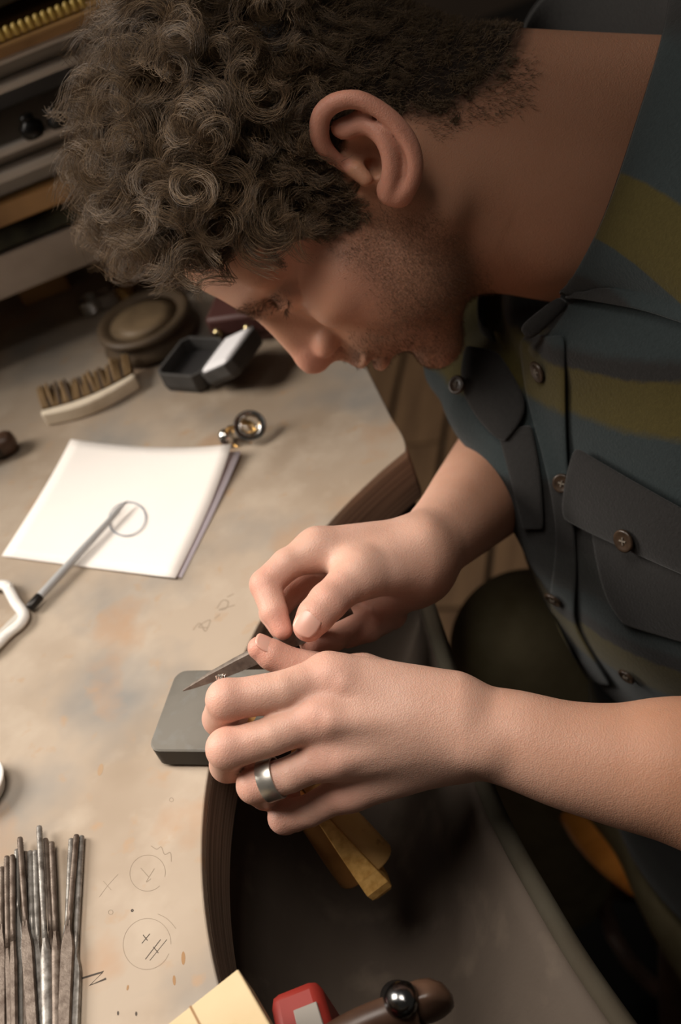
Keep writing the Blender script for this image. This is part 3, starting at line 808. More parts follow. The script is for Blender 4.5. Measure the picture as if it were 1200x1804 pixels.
for tp, bp_, bt_, lv, hw, kd, mt, lab in FILES:
    a, b, c = T(*tp, lv), T(*bp_, lv), T(*bt_, lv)
    c = c + (c - b) / np.linalg.norm(c - b) * 22
    f = empty('needle_file', (a + c) / 2 * [1, 1, 0] + [0, 0, BZ], lab, 'file', 'needle files lying at the front left of the bench')
    d = (b - a); Ld = np.linalg.norm(d); d /= Ld
    pr = [(0.4, 0), (1.35, 0.6), (1.55, 2)]
    k = 0
    hk = Ld * 0.55
    for i in range(int((hk - 3) / 0.8)):
        pr.append((1.62 if i % 2 else 1.42, 3 + i * 0.8))
    pr += [(1.5, hk + 1), (1.35, Ld * 0.8), (1.4, Ld)]
    MB().lathe(pr, a, d, n=10).obj('shank', mt, f, sharp=False)
    e = c - b; Le = np.linalg.norm(e); e /= Le
    sd = np.cross(e, ez); sd /= np.linalg.norm(sd)
    rings = []
    for t, w, h in ((-0.04, 1.2, 1.2), (0.03, 1.5, 1.4), (0.10, hw * 0.85, 1.35), (0.16, hw, 1.3), (0.7, hw * 0.9, 1.2), (0.9, hw * 0.6, 0.9), (1.0, hw * 0.25, 0.5)):
        p = b + e * Le * t
        if kd == 'flat': sec = [(-1, -1), (1, -1), (1, 0.6), (0.9, 1), (-0.9, 1), (-1, 0.6)]
        elif kd == 'half': sec = [(-1, -0.9), (1, -0.9), (0.85, 0.1), (0.45, 0.85), (-0.45, 0.85), (-0.85, 0.1)]
        else: sec = [(math.cos(q), math.sin(q)) for q in np.linspace(0, 2 * np.pi, 6, endpoint=False)]
        rings.append(np.array([p + sd * (w * x) + ez * (h * y) for x, y in sec]))
    MB().loft(rings).obj('blade', mt, f)

# ------------------------------------------------------------------ beige board, red clamp and dark lever at the front
board = empty('wooden_stick', T(400, 1780, 20), 'beige wooden board corner at the bottom edge of the bench', 'board')
q0, q1, q2 = T(419, 1706, 24), T(482, 1815, 24), T(285, 1812, 24)
d1 = (q1 - q0) / np.linalg.norm(q1 - q0); d2 = (q2 - q0) / np.linalg.norm(q2 - q0)
MB().prism([q0, q0 + d1 * 70, q0 + d1 * 70 + d2 * 90, q0 + d2 * 90], (0, 0, -20)).obj('board_block', 'board_beige', board, smooth=False, bevel=0.8)
MB().prism([q0 + d2 * 24 + ez * 0.15, q0 + d2 * 25 + ez * 0.15, q0 + d2 * 25 + d1 * 70 + ez * 0.15, q0 + d2 * 24 + d1 * 70 + ez * 0.15], (0, 0, -0.3)).obj('score_line', 'stain', board, smooth=False)
rc = T(525, 1790, -12)
clampr = empty('bench_clamp', rc, 'red painted clamp with a metal plate at the bottom edge', 'clamp')
r0, r1_, r2_ = T(470, 1752, -12), T(545, 1722, -12), T(600, 1812, -12)
u1 = (r1_ - r0) / np.linalg.norm(r1_ - r0); u2 = np.cross(u1, ez); u2 = u2 if u2[1] < 0 else -u2
MB().prism([r0, r0 + u1 * 24, r0 + u1 * 26 + u2 * 60, r0 + u2 * 60 - u1 * 2], (0, 0, -38)).obj('clamp_jaw', 'red_paint', clampr, bevel=5)
MB().prism([r0 + u1 * 10 + u2 * 12 + ez * 0.6, r0 + u1 * 21 + u2 * 12 + ez * 0.6, r0 + u1 * 22 + u2 * 34 + ez * 0.6, r0 + u1 * 10 + u2 * 34 + ez * 0.6], (0, 0, -1)).obj('plate', 'cabinet_mid', clampr, bevel=0.5)
lk = T(699, 1752, 10)
lever = empty('hammer', lk, 'dark wooden mallet handle with a chrome ball end at the bottom', 'hammer')
la_, lb_ = T(625, 1812, -12), T(748, 1768, -12)
MB().tube(spline([T(560, 1850, -14), la_, T(690, 1785, -12), lb_, T(762, 1790, -12)], 22), [7.5] * 10 + list(np.linspace(7.5, 11, 8)) + [11, 10.5, 8.5, 3], n=16).obj('handle', 'dark_wood', lever, sharp=False)
lz = CM @ np.array([0.1, -0.3, -0.95])
MB().lathe([(7.4, -10), (7.4, 4), (7.8, 6), (7.2, 9), (5.6, 12.5), (3, 15), (0.1, 16)], T(705, 1760, -8), lz, n=24).obj('ball_end', 'chrome', lever, sharp=False)


# ================================================================== the person
# ---- head: modelled upright in its own frame (x forward, y left, z up, mm), then posed
HS = 0.92
HR = np.array([[-0.3074, 0.0732, -0.948], [0.9298, 0.2312, -0.2837], [0.1987, -0.9686, -0.1393]])
HP = np.array([9.0, -189.4, 694.7])
def h2c(v): return (np.asarray(v, float) * HS) @ HR.T + HP
def c2h(v): return ((np.asarray(v, float) - HP) @ HR) / HS
def onear(px, py, yl):
    """the head-frame point seen at a pixel, on the sagittal plane y = yl"""
    o = c2h(np.zeros(3)); d = c2h(C3(px, py, 1000.0)) - o
    return o + d * ((yl - o[1]) / d[1])
F = Field((-150, -100, -190), (140, 108, 142), 1.35)
F.ell((-8, 0, 46), (98, 76, 90), 10)
F.ell((40, 0, 56), (56, 61, 52), 18)
F.ell((44, 0, -14), (50, 57, 70), 18)
for s in (1, -1):
    F.cap((8, 50 * s, -42), (78, 14 * s, -78), 17, 13, 20)
    F.cap((2, 56 * s, -10), (8, 50 * s, -44), 16, 17, 18)
    F.ell((64, 43 * s, -8), (27, 22, 18), 16)
    F.ell((58, 36 * s, -38), (30, 24, 30), 18)
    F.cap((88, 9 * s, 41), (74, 44 * s, 40), 10, 10, 12)
F.ell((84, 0, -80), (14, 19, 13), 14)
F.ell((82, 0, -38), (24, 30, 26), 14)
for s in (1, -1):
    F.ell((95, 33 * s, 19), (13, 15, 11), 8, 'sub')
    F.ell((75, 31 * s, 19), (14.5, 16, 13), 5)
    F.cap((87, 20 * s, 14), (80, 44 * s, 17), 3.2, 2.6, 4)          # lower lid
    F.cap((90, 22 * s, 20), (81, 45 * s, 22), 2.8, 2.4, 3)          # upper lid, lowered
F.cap((86, 0, 34), (98, 0, -8), 10, 13.5, 9)
F.cap((93, 0, 34), (113, 0, -3), 7.0, 8.2, 8)
F.ell((115, 0, -9), (10.5, 9.2, 9.2), 6)
for s in (1, -1):
    F.ell((102, 12 * s, -13.5), (10, 6.5, 7), 5)
    F.ell((104, 7 * s, -21), (6, 3.6, 4.0), 3, 'sub')
F.cap((116, 0, -14), (103, 0, -21), 5, 5, 5)
F.cap((104, 0, -22), (106, 0, -34), 6, 6, 8)                          # philtrum
F.ell((104, 0, -38.5), (8.5, 21, 5.0), 4)
F.ell((102, 0, -50), (8.5, 18, 6.0), 4)
F.ell((113, 0, -44.2), (9, 24, 1.5), 3.0, 'sub')
F.ell((103, 0, -64), (9, 16, 6), 8, 'sub')
NB = c2h(C3(1120, 300, 715))                                           # neck base, inside the collar
nv = NB - np.array([-22, 0, -18])
F.cap((-30, 0, -2), NB, 57, 66, 26)
F.cap((4, 0, -42), NB + np.array([32, 0, -4]), 47, 56, 22)
F.cap((30, 0, -50), (4, 0, -66), 28, 38, 22)                            # under the jaw
for s in (1, -1):
    F.cap((-18, 52 * s, -22), NB + np.array([40, 20 * s, -10]), 13, 13, 16)   # neck muscle
    F.cap((-55, 22 * s, 5), NB + np.array([-45, 34 * s, -8]), 24, 34, 22)
# ear (traced once, mirrored for the far side)
def E_(px, py, yl): return onear(px, py, yl)
hel = [(622, 300, 72), (600, 287, 76), (572, 262, 82), (562, 232, 87), (568, 200, 91), (592, 180, 94), (628, 175, 96), (664, 190, 97), (698, 217, 97), (722, 252, 95), (730, 290, 92), (722, 322, 88), (706, 342, 84)]
helr = [2.5, 3.2, 4.4, 4.8, 4.8, 4.6, 4.4, 4.2, 4.2, 4.4, 4.6, 5.0, 5.6]
hp_ = spline([E_(*p) for p in hel], 40); hr_ = np.interp(np.linspace(0, 1, 40), np.linspace(0, 1, len(helr)), helr)
ant = [(606, 236, 86), (636, 222, 89), (664, 232, 92), (682, 256, 93), (690, 288, 91), (688, 318, 87), (684, 340, 83)]
antr = [2.6, 3.2, 3.8, 4.2, 4.4, 4.6, 4.8]
ap_ = spline([E_(*p) for p in ant], 20); ar_ = np.interp(np.linspace(0, 1, 20), np.linspace(0, 1, len(antr)), antr)
plate = [(600, 225, 84), (640, 205, 88), (675, 230, 89), (700, 262, 88), (706, 298, 86), (700, 330, 82), (660, 250, 84), (670, 290, 81)]
for s in (1, -1):
    mir = lambda v: np.asarray(v) * np.array([1, s, 1])
    for a_, b_ in ((0, 1), (1, 2), (2, 3), (3, 4), (4, 5), (6, 7), (2, 6), (3, 7), (4, 7), (0, 6)):
        F.cap(mir(E_(*plate[a_])), mir(E_(*plate[b_])), 4.2, 4.2, 5)
    F.cap(mir(E_(640, 262, 70)), mir(E_(690, 290, 78)), 12, 9, 8)
    F.ell(mir(E_(655, 282, 84)), (13, 9, 17), 4, 'sub')                  # concha
    F.ell(mir(E_(672, 306, 84)), (8, 8, 10), 4, 'sub')
    F.ell(mir(E_(656, 294, 76)), (5, 8, 5), 3, 'sub')
    F.chain([mir(p) for p in ap_], ar_, 2.5)
    F.chain([mir(p) for p in hp_], hr_, 2.0)
    F.ell(mir(E_(697, 338, 82)), (8.5, 4.5, 10), 4)
    F.cap(mir(E_(628, 300, 77)), mir(E_(644, 316, 79)), 5, 4.2, 4)        # tragus
HV, HQ = F.mesh()
HV = smooth_mesh(HV, HQ, 2, 0.5)
HN = vnormals(HV, HQ)
Hc = h2c(HV)
mirV = HV * np.where(HV[:, 1:2] < 0, np.array([1, -1, 1.0]), 1.0)         # far side judged by its mirror image
mc = h2c(mirV); Hpx = np.column_stack([mc[:, 0] / mc[:, 2] * FPX + 600, mc[:, 1] / mc[:, 2] * FPX + 902])
ear_c = E_(650, 262, 88)
near_ear = np.zeros(len(HV), bool)
for p in list(hp_[4:]) + list(ap_):
    near_ear |= (((mirV - p) ** 2).sum(1) < 8.5 ** 2) & (np.abs(HV[:, 1]) > 77)
SCALP = [(262, 470), (262, 425), (292, 412), (330, 440), (372, 452), (410, 452), (450, 432), (505, 425), (560, 420), (600, 412), (634, 410), (644, 385), (632, 350), (618, 310), (640, 240), (700, 200), (748, 222), (800, 205), (850, 176), (895, 140), (925, 92), (940, 40), (950, -200), (700, -900), (-200, -700), (-300, 470)]
STUB = [(560, 424), (640, 412), (655, 350), (690, 372), (745, 365), (800, 400), (850, 470), (880, 540), (830, 640), (720, 700), (690, 640), (640, 650), (590, 650), (600, 612), (640, 590), (680, 560), (660, 500), (600, 460)]
def soft(poly, sig):
    out = np.zeros(len(HV))
    for dx, dy in [(0, 0)] + [(sig * math.cos(t), sig * math.sin(t)) for t in np.linspace(0, 6.28, 9)[:-1]] + [(0.5 * sig * math.cos(t), 0.5 * sig * math.sin(t)) for t in np.linspace(0, 6.28, 7)[:-1]]:
        out += in_poly(Hpx + [dx, dy], poly)
    return out / 15.0
topmask = (HV[:, 2] > 88) | (HV[:, 0] < -30) & (HV[:, 2] > 10)
sc = np.where(Hpx[:, 0] > 715, soft(SCALP, 30), soft(SCALP, 12)); sc[(HV[:, 2] > 96) | ((HV[:, 0] < -40) & (HV[:, 2] > 20))] = 1
sc[near_ear] = 0
sc[((mirV - E_(660, 285, 78)) ** 2).sum(1) < 21 ** 2] = 0
st = soft(STUB, 26); st[near_ear] = 0
lipm = np.maximum(blob(HV, (111, 0, -39), 6), blob(HV, (109, 0, -50), 6)) * (np.abs(HV[:, 1]) < 22)
redm = 0.55 * np.maximum(blob(HV * [1, 0, 1], (118, 0, -8), 16), 0) + 0.4 * blob(np.abs(HV), np.array((60, 50, 15)), 24)
redm[near_ear] = 0.55
head_attr = dict(scalp=np.clip(sc * 1.5 - 0.5, 0, 1), stubble=np.clip(st, 0, 1) * 0.62, lip=lipm * 0.8, red=np.clip(redm, 0, 1), warm=np.full(len(HV), 0.75))

def limb(F, pts, rads, n, k=1.0):
    q = spline(np.column_stack([np.array(pts), rads]), n)
    F.chain(list(q[:, :3]), list(q[:, 3]), k)
# ---- left arm and hand (distances from the camera in mm give every joint its depth)
LO = 22.0
def J(px, py, d): return C3(px, py, d + LO)
lo = np.array([-75, 40, 500.0]); hi = np.array([285, 190, 680.0])
F = Field(lo, hi, 0.95)
limb(F, [J(1620, 1440, 565), J(1350, 1390, 565), J(1200, 1357, 567), J(1100, 1348, 569), J(1000, 1330, 571), J(900, 1300, 574), J(815, 1283, 578)], [46, 41, 34.5, 29, 25.2, 22.6, 20.5], 40)
F.chain([J(900, 1300, 586), J(790, 1285, 588), J(720, 1290, 588)], [18, 18, 17], 10)
F.ell(J(842, 1316, 562), (9, 8, 7), 12)                                   # wrist bone
iM, mM, rM, pM = J(578, 1193, 574), J(556, 1264, 567), J(572, 1335, 570), J(604, 1396, 583)
Wc = J(800, 1280, 577)
F.cap(J(790, 1250, 578), iM, 19, 12.5, 8)
F.cap(J(800, 1275, 574), mM, 19, 12.3, 8)
F.cap(J(800, 1295, 576), rM, 18, 11.3, 8)
F.cap(J(795, 1315, 582), pM, 17, 10.0, 8)
F.cap(J(720, 1255, 592), J(630, 1270, 596), 18, 20, 12)                   # palm
F.cap(J(700, 1340, 598), J(640, 1370, 598), 15, 12, 10)
F.cap(J(770, 1240, 592), J(640, 1192, 600), 14, 11.5, 9)                   # thumb metacarpal
for k_, (q, r) in enumerate(((iM, 9.0), (mM, 8.8), (rM, 8.2), (pM, 7.4))):
    F.ell(q + np.array([4, 0, -3.6]), (r, r * 0.9, r * 0.9), 7)
# tendons on the back of the hand
F.cap(mM + np.array([8, 0, -10.5]), J(760, 1276, 563), 2.2, 1.6, 6)
F.cap(iM + np.array([8, 2, -10.5]), J(750, 1256, 566), 2.0, 1.4, 6)
F.cap(rM + np.array([8, 0, -9]), J(755, 1293, 566), 2.0, 1.4, 6)
LF = {
    'i': ([iM, J(500, 1217, 567), J(402, 1234, 565), J(388, 1266, 588), J(412, 1262, 606)], [10.8, 9.6, 9.7, 8.8, 7.4]),
    'm': ([mM, J(480, 1297, 562), J(402, 1320, 562), J(401, 1347, 586), J(440, 1352, 602)], [10.6, 9.1, 9.6, 8.9, 7.6]),
    'r': ([rM, J(510, 1365, 566), J(450, 1383, 570), J(468, 1398, 594), J(505, 1404, 604)], [9.6, 8.5, 9.1, 8.2, 7.2]),
    'p': ([pM, J(545, 1428, 586), J(502, 1440, 591), J(520, 1440, 611), J(556, 1430, 618)], [8.6, 7.9, 8.4, 7.2, 6.4]),
    't': ([J(640, 1192, 600), J(575, 1184, 601), J(512, 1170, 599), J(478, 1153, 597), J(457, 1142, 596)], [11.0, 9.4, 8.3, 7.8, 6.0]),
}
for nm, (pt, rd) in LF.items():
    G = Field(np.min(pt, 0) - 18, np.max(pt, 0) + 18, 0.95)
    # fingers are kept apart: each chain is merged hard except at its root
    F.cap(pt[0], pt[1], rd[0], rd[1], 2.6)
    F.chain(pt[1:], rd[1:], 1.0)
    if nm in 'im':
        F.ell(pt[2] + np.array([-0.8, -0.8, -1.4]), (rd[2] * 0.92,) * 3, 4)
# folds of skin across the finger roots and knuckles
def crease(a, b, r=0.7, k=1.6): F.cap(a, b, r, r, k, 'sub')
AV, AQ = F.mesh(); AV = smooth_mesh(AV, AQ, 2, 0.5)
red = np.zeros(len(AV))
for nm, (pt, rd) in LF.items():
    red = np.maximum(red, 0.55 * blob(AV, pt[2], 13)); red = np.maximum(red, 0.8 * blob(AV, pt[-1], 13)); red = np.maximum(red, 0.6 * blob(AV, pt[3], 12))
for q in (iM, mM, rM, pM): red = np.maximum(red, 0.35 * blob(AV, q + np.array([0, 0, -8]), 14))
apx = AV[:, 0] / AV[:, 2] * FPX + 600
warm = np.clip((apx - 700) / 500, 0, 1) * 0.75
arm_attr = dict(red=red, warm=warm)

# ---- right hand and forearm
lo = np.array([-55, -150, 590.0]); hi = np.array([250, 90, 1050.0])
F = Field(lo, hi, 1.1)
K = C3
limb(F, [K(1050, 680, 990), K(985, 735, 935), K(912, 806, 850), K(852, 868, 768), K(798, 924, 708), K(745, 972, 668)], [46, 44, 39.5, 30.5, 23, 18.5], 90)
F.ell(K(752, 950, 655), (7, 7, 7), 9)
iR, mR, rR, pR = K(560, 968, 652), K(585, 985, 672), K(622, 1010, 688), K(658, 1030, 694)
F.cap(K(735, 972, 668), iR, 19, 11.5, 9)
F.cap(K(735, 985, 676), mR, 18, 11, 9)
F.cap(K(740, 1000, 684), rR, 17, 10.5, 9)
F.cap(K(735, 1012, 686), pR, 16, 10, 9)
F.cap(K(735, 1005, 672), K(668, 1046, 684), 17, 16, 10)                     # heel of the hand
F.cap(K(725, 990, 660), K(632, 1012, 640), 17, 12.5, 9)                     # ball of the thumb
RF = {
    'i': ([iR, K(506, 994, 645), K(468, 1030, 640), K(483, 1078, 632), K(498, 1110, 629)], [10.4, 8.3, 8.2, 6.9, 5.2]),
    'm': ([mR, K(548, 1008, 672), K(512, 1040, 668), K(480, 1080, 654), K(494, 1108, 643)], [10, 8.4, 8.2, 7.0, 5.6]),
    'r': ([rR, K(640, 1052, 688), K(645, 1086, 678), K(590, 1122, 660), K(548, 1133, 648)], [10, 8.6, 8.4, 7.4, 6.2]),
    'p': ([pR, K(690, 1062, 692), K(690, 1082, 688), K(650, 1106, 674), K(612, 1122, 668)], [9.4, 8.6, 8.4, 7.6, 6.2]),
    't': ([K(632, 1012, 640), K(604, 1036, 632), K(578, 1060, 625), K(556, 1085, 621), K(544, 1103, 620)], [12.4, 10.0, 9.9, 9.3, 8.0]),
}
for nm, (pt, rd) in RF.items():
    F.cap(pt[0], pt[1], rd[0], rd[1], 6)
    F.chain(pt[1:], rd[1:], 1.6)
F.cap(iR + np.array([4, 3, -2]), K(640, 1000, 642), 5, 8, 8)                 # web between thumb and finger
BV, BQ = F.mesh(); BV = smooth_mesh(BV, BQ, 2, 0.5)
red = np.zeros(len(BV))
for nm, (pt, rd) in RF.items():
    red = np.maximum(red, 0.6 * blob(BV, pt[2], 13)); red = np.maximum(red, 0.8 * blob(BV, pt[-1], 14))
arm2_attr = dict(red=red, warm=np.clip((BV[:, 0] - 30) / 60, 0, 1) * 0.7)

# ---- trunk under the shirt
UP = -(C3(1180, 1560, 930) - C3(945, 600, 700)); UP /= np.linalg.norm(UP)
FW = np.array([-0.86, 0.40, -0.135]); FW -= (FW @ UP) * UP; FW /= np.linalg.norm(FW)
LF_ = np.cross(UP, FW)
TR = np.column_stack([FW, LF_, UP])
PLK = [C3(945, 600, 700), C3(985, 850, 735), C3(990, 1050, 770), C3(1065, 1190, 830), C3(1150, 1560, 930)]
N0 = C3(1110, 320, 712)
SHL, SHR = N0 + LF_ * 175 - UP * 42 - FW * 20, N0 - LF_ * 150 - UP * 50 - FW * 10
def trunk(F, d, shirt=False):
    for p, b_, a_, h_ in zip(spline(PLK, 9), (86, 98, 106, 110, 112, 112, 112, 114, 116), (112, 146, 160, 164, 162, 160, 160, 164, 168), (34, 60, 70, 70, 70, 70, 70, 70, 70)):
        F.ell(p - FW * b_, (b_ - d, a_ - d, h_ - d), 36, R=TR)
    F.cap(N0 - UP * 52 - FW * 20, SHL, 52 - d, 52 - d, 30)
    F.cap(N0 - UP * 56 - FW * 10, SHR, 50 - d, 50 - d, 30)
    F.cap(SHL, C3(1640, 1250, 575), 50 - d, 50 - d, 20)
    F.cap(SHR, K(1120, 600, 825), 46 - d, 44 - d, 20)
    F.chain([K(875, 560, 820), K(822, 640, 800), K(888, 705, 768), K(965, 830, 746), K(1018, 935, 752)], [30 - d, 22 - d, 31 - d, 34 - d, 36 - d], 20)
    F.ell(C3(926, 536, 702), (27, 20, 30), 8, 'sub')
lo = np.array([40, -400, 480.0]); hi = np.array([480, 330, 1080.0])
F = Field(lo, hi, 5.0); trunk(F, 9.0)
F.cap(h2c(NB) , N0 - UP * 60 - FW * 15, 50, 60, 20)
CV, CQ = F.mesh()
F = Field(lo, hi, 3.0); trunk(F, 0.0)
HEM = C3(1150, 1597, 925)
X_, Y_, Z_ = np.meshgrid(*F.ax, indexing='ij', sparse=True)
# soft folds in the cloth, then the hem cuts it off
fold = 1.6 * np.sin((X_ * 0.9 - Y_ * 0.35 + Z_ * 0.2) / 17.0 + 1.4 * np.sin(Y_ / 60.0)) + 1.2 * np.sin((X_ * 0.3 + Y_ * 0.8) / 31.0)
F.g += fold.astype(np.float32)
hemd = -((X_ - HEM[0]) * UP[0] + (Y_ - HEM[1]) * UP[1] + (Z_ - HEM[2]) * UP[2])
F.g = np.maximum(F.g, hemd.astype(np.float32))
F.cap(h2c(NB) + (h2c((-22, 0, -18)) - h2c(NB)) * 0.6, h2c(NB) - UP * 10, 60, 62, 6, 'sub')     # neck opening
SV, SQ = F.mesh(); SV = smooth_mesh(SV, SQ, 3, 0.5)

parts = [(Hc, HQ, head_attr), (AV, AQ, arm_attr), (BV, BQ, arm2_attr), (CV, CQ, {})]
allv, allq, base = [], [], 0
attrs = {k: [] for k in ('scalp', 'stubble', 'lip', 'red', 'warm')}
for v, q, at in parts:
    allv.append(v); allq.append(q + base); base += len(v)
    for k in attrs: attrs[k].append(np.asarray(at.get(k, np.zeros(len(v)))))
PW = c2w(np.vstack(allv))
person = mesh_obj('person', PW, np.vstack(allq), 'skin', label='man with curly brown hair in a dark flannel shirt filing a ring at the bench',
                  cat='person', attrs={k: np.concatenate(v) for k, v in attrs.items()})

# ---- thumbnails
def nail(c, along, normal, L, W, name='thumbnail'):
    c, along, normal = np.asarray(c), np.asarray(along, float), np.asarray(normal, float)
    along /= np.linalg.norm(along); normal -= (normal @ along) * along; normal /= np.linalg.norm(normal); side = np.cross(along, normal)
    V = []; n = 11
    for i in range(n):
        for j in range(n):
            u, v = 2 * i / (n - 1) - 1, 2 * j / (n - 1) - 1
            uu, vv = u * math.sqrt(1 - v * v / 2.6), v * math.sqrt(1 - u * u / 2.6)      # rounded outline
            V.append(c + along * (uu * L / 2) + side * (vv * W / 2) + normal * (0.5 - 0.32 * W / 2 * vv * vv - 0.05 * L * uu * uu))
    o = MB().add(c2w(np.array(V)), grid_faces(n, n)).obj(name, 'nail', person, sharp=False)
    md = o.modifiers.new('t', 'SOLIDIFY'); md.thickness = 0.0006; md.offset = 0
nail(K(541, 1099, 611.6), K(541, 1106, 620) - K(572, 1066, 621), (-0.12, 0.0, -1), 13, 12.5)
tn_ = np.array([0.30, -0.72, -0.62])
nail(J(466, 1147, 596.5) + tn_ * 6.2, J(457, 1142, 596) - J(478, 1153, 597), tn_, 13, 10)

# ---- hair, brows, lashes and stubble: real strands
def strands(name, pts, rad0, rad1, material, parent):
    """pts: (n strands, m points, 3) world mm"""
    n, m_, _ = pts.shape
    hc = bpy.data.hair_curves.new(name)
    hc.add_curves([m_] * n)
    hc.attributes['position'].data.foreach_set('vector', (pts.reshape(-1, 3) / 1000).astype(np.float32).ravel())
    r = np.tile(np.linspace(rad0, rad1, m_) / 1000, n).astype(np.float32)
    at = hc.attributes.get('radius') or hc.attributes.new('radius', 'FLOAT', 'POINT')
    at.data.foreach_set('value', r)
    hc.materials.append(MATS[material])
    o = bpy.data.objects.new(name, hc); COL.objects.link(o); o.parent = parent; o['kind'] = 'stuff'
    return o
tri = np.vstack([HQ[:, [0, 1, 2]], HQ[:, [0, 2, 3]]])
tarea = np.linalg.norm(np.cross(HV[tri[:, 1]] - HV[tri[:, 0]], HV[tri[:, 2]] - HV[tri[:, 0]]), axis=1) / 2
def sample(weight, n):
    w = tarea * weight[tri].mean(1); w /= w.sum()
    t = rng.choice(len(tri), n, p=w); r = rng.random((n, 2)); r = np.where((r.sum(1) > 1)[:, None], 1 - r, r)
    b3 = np.column_stack([1 - r.sum(1), r])[..., None]
    return (HV[tri[t]] * b3).sum(1), (HN[tri[t]] * b3).sum(1)
def unit(v): return v / (np.linalg.norm(v, axis=-1, keepdims=True) + 1e-9)
scw = np.clip(sc * 1.4 - 0.4, 0, 1) * np.where(HV[:, 2] < -60, 0, 1)
NCL, PER, M_ = 1250, 34, 20
root, nor = sample(scw, NCL); nor = unit(nor)
# how long: curls on top and in front, cropped at the side and nape
def hair_len(p):
    top = 1 / (1 + np.exp(-(p[:, 2] - 62 + 0.25 * p[:, 0]) / 13))
    side = 1 / (1 + np.exp(-(p[:, 2] - 20 - 0.1 * p[:, 0]) / 10))
    return 7 + 9 * side + 53 * top
def grow(root, nor, L, curl_r, turns, ph, hand, tang):
    s = np.linspace(0, 1, M_)[None, :, None]
    d = unit(nor * 0.75 + tang)
    ctr = root[:, None] + d[:, None] * (s * L[:, None, None] * 0.62) + (tang * 0.5)[:, None] * (s ** 2 * L[:, None, None] * 0.45)
    a = unit(np.cross(d, np.array([0.31, 0.2, 0.92]) + 0 * d)); b = np.cross(d, a)
    th = ph[:, None] + hand[:, None] * 2 * np.pi * turns[:, None] * s[..., 0]
    rr = curl_r[:, None] * np.minimum(1, s[..., 0] * 3.0)
    off = (np.cos(th)[..., None] * a[:, None] + np.sin(th)[..., None] * b[:, None]) * rr[..., None]
    return ctr + off
Lc = hair_len(root) * rng.uniform(0.75, 1.2, NCL)
tg = rng.normal(0, 0.35, (NCL, 3)) + np.where(root[:, :1] > 50, np.array([0.22, 0, 0.75]), np.array([0.28, 0, 0.0])) * (root[:, 2:3] > 55) + np.array([-0.25, 0, -0.5]) * (root[:, 2:3] <= 55)
tg -= (tg * nor).sum(1, keepdims=True) * nor
phc, hdc = rng.uniform(0, 6.28, NCL), rng.choice([-1.0, 1.0], NCL)
rc_ = np.clip(Lc * 0.15, 0.8, 8.0) * rng.uniform(0.7, 1.25, NCL)
tn = np.clip(Lc / 38, 0.25, 1.7) * rng.uniform(0.8, 1.3, NCL)
rep = np.repeat(np.arange(NCL), PER); n = len(rep)
tA = unit(np.cross(nor, np.array([0.2, 0.9, 0.3]))); tB = np.cross(nor, tA)
jr = np.sqrt(rng.random(n)) * 5.2; ja = rng.uniform(0, 6.28, n)
rt = root[rep] + tA[rep] * (jr * np.cos(ja))[:, None] + tB[rep] * (jr * np.sin(ja))[:, None] - nor[rep] * (0.6 + jr[:, None] ** 2 / 150)
pts = grow(rt, nor[rep], Lc[rep] * rng.uniform(0.85, 1.12, n), rc_[rep] * rng.uniform(0.85, 1.15, n), tn[rep] * rng.uniform(0.93, 1.07, n), phc[rep] + rng.normal(0, 0.28, n), hdc[rep], tg[rep])
s = np.linspace(0, 1, M_)[None, :, None]
pts -= (tA[rep] * (jr * np.cos(ja))[:, None] + tB[rep] * (jr * np.sin(ja))[:, None])[:, None] * 0.45 * s      # strands draw together into locks
pts += rng.normal(0, 0.35, pts.shape) * s
hair = strands('hair', c2w(h2c(pts)), 0.14, 0.05, 'hair_brown', person)
# undergrowth of short hair over the whole scalp
rt, nr = sample(scw, 24000); nr = unit(nr); m_old, M_ = M_, 5
Lu = np.minimum(hair_len(rt), 16) * rng.uniform(0.6, 1.1, len(rt))
tgu = rng.normal(0, 0.5, rt.shape) + np.array([-0.3, 0, -0.5]) * (rt[:, 2:3] <= 55)
pu = grow(rt, nr, Lu, np.full(len(rt), 0.5), np.full(len(rt), 0.4), rng.uniform(0, 6.28, len(rt)), np.ones(len(rt)), tgu)
strands('short_hair', c2w(h2c(pu)), 0.13, 0.05, 'hair_brown', person)
# hairline fuzz at the nape and stubble
stw = st * (1 - np.clip(sc, 0, 1))
M_ = 4
rt, nr = sample(stw ** 1.3, 6500)
ps = grow(rt, unit(nr), rng.uniform(1.6, 3.4, len(rt)), np.full(len(rt), 0.1), np.full(len(rt), 0.2), rng.uniform(0, 6, len(rt)), np.ones(len(rt)), np.array([0.2, 0, -0.7]) + rng.normal(0, 0.3, rt.shape))
strands('beard_stubble', c2w(h2c(ps)), 0.075, 0.04, 'stubble_brown', person)
NAPE = [(745, 225), (800, 205), (860, 165), (925, 95), (945, 130), (930, 190), (880, 205), (830, 215), (770, 240)]
rt, nr = sample(soft(NAPE, 14), 1300)
ps = grow(rt, unit(nr), rng.uniform(2, 6, len(rt)), np.full(len(rt), 0.3), np.full(len(rt), 0.3), rng.uniform(0, 6, len(rt)), np.ones(len(rt)), np.array([-0.2, 0, -0.9]) + rng.normal(0, 0.4, rt.shape))
strands('nape_hair', c2w(h2c(ps)), 0.08, 0.03, 'hair_brown', person)
BROW = [(400, 556), (428, 540), (468, 526), (505, 516), (512, 532), (470, 556), (432, 572), (408, 574)]
rt, nr = sample(soft(BROW, 5) * (HV[:, 0] > 60), 1600)
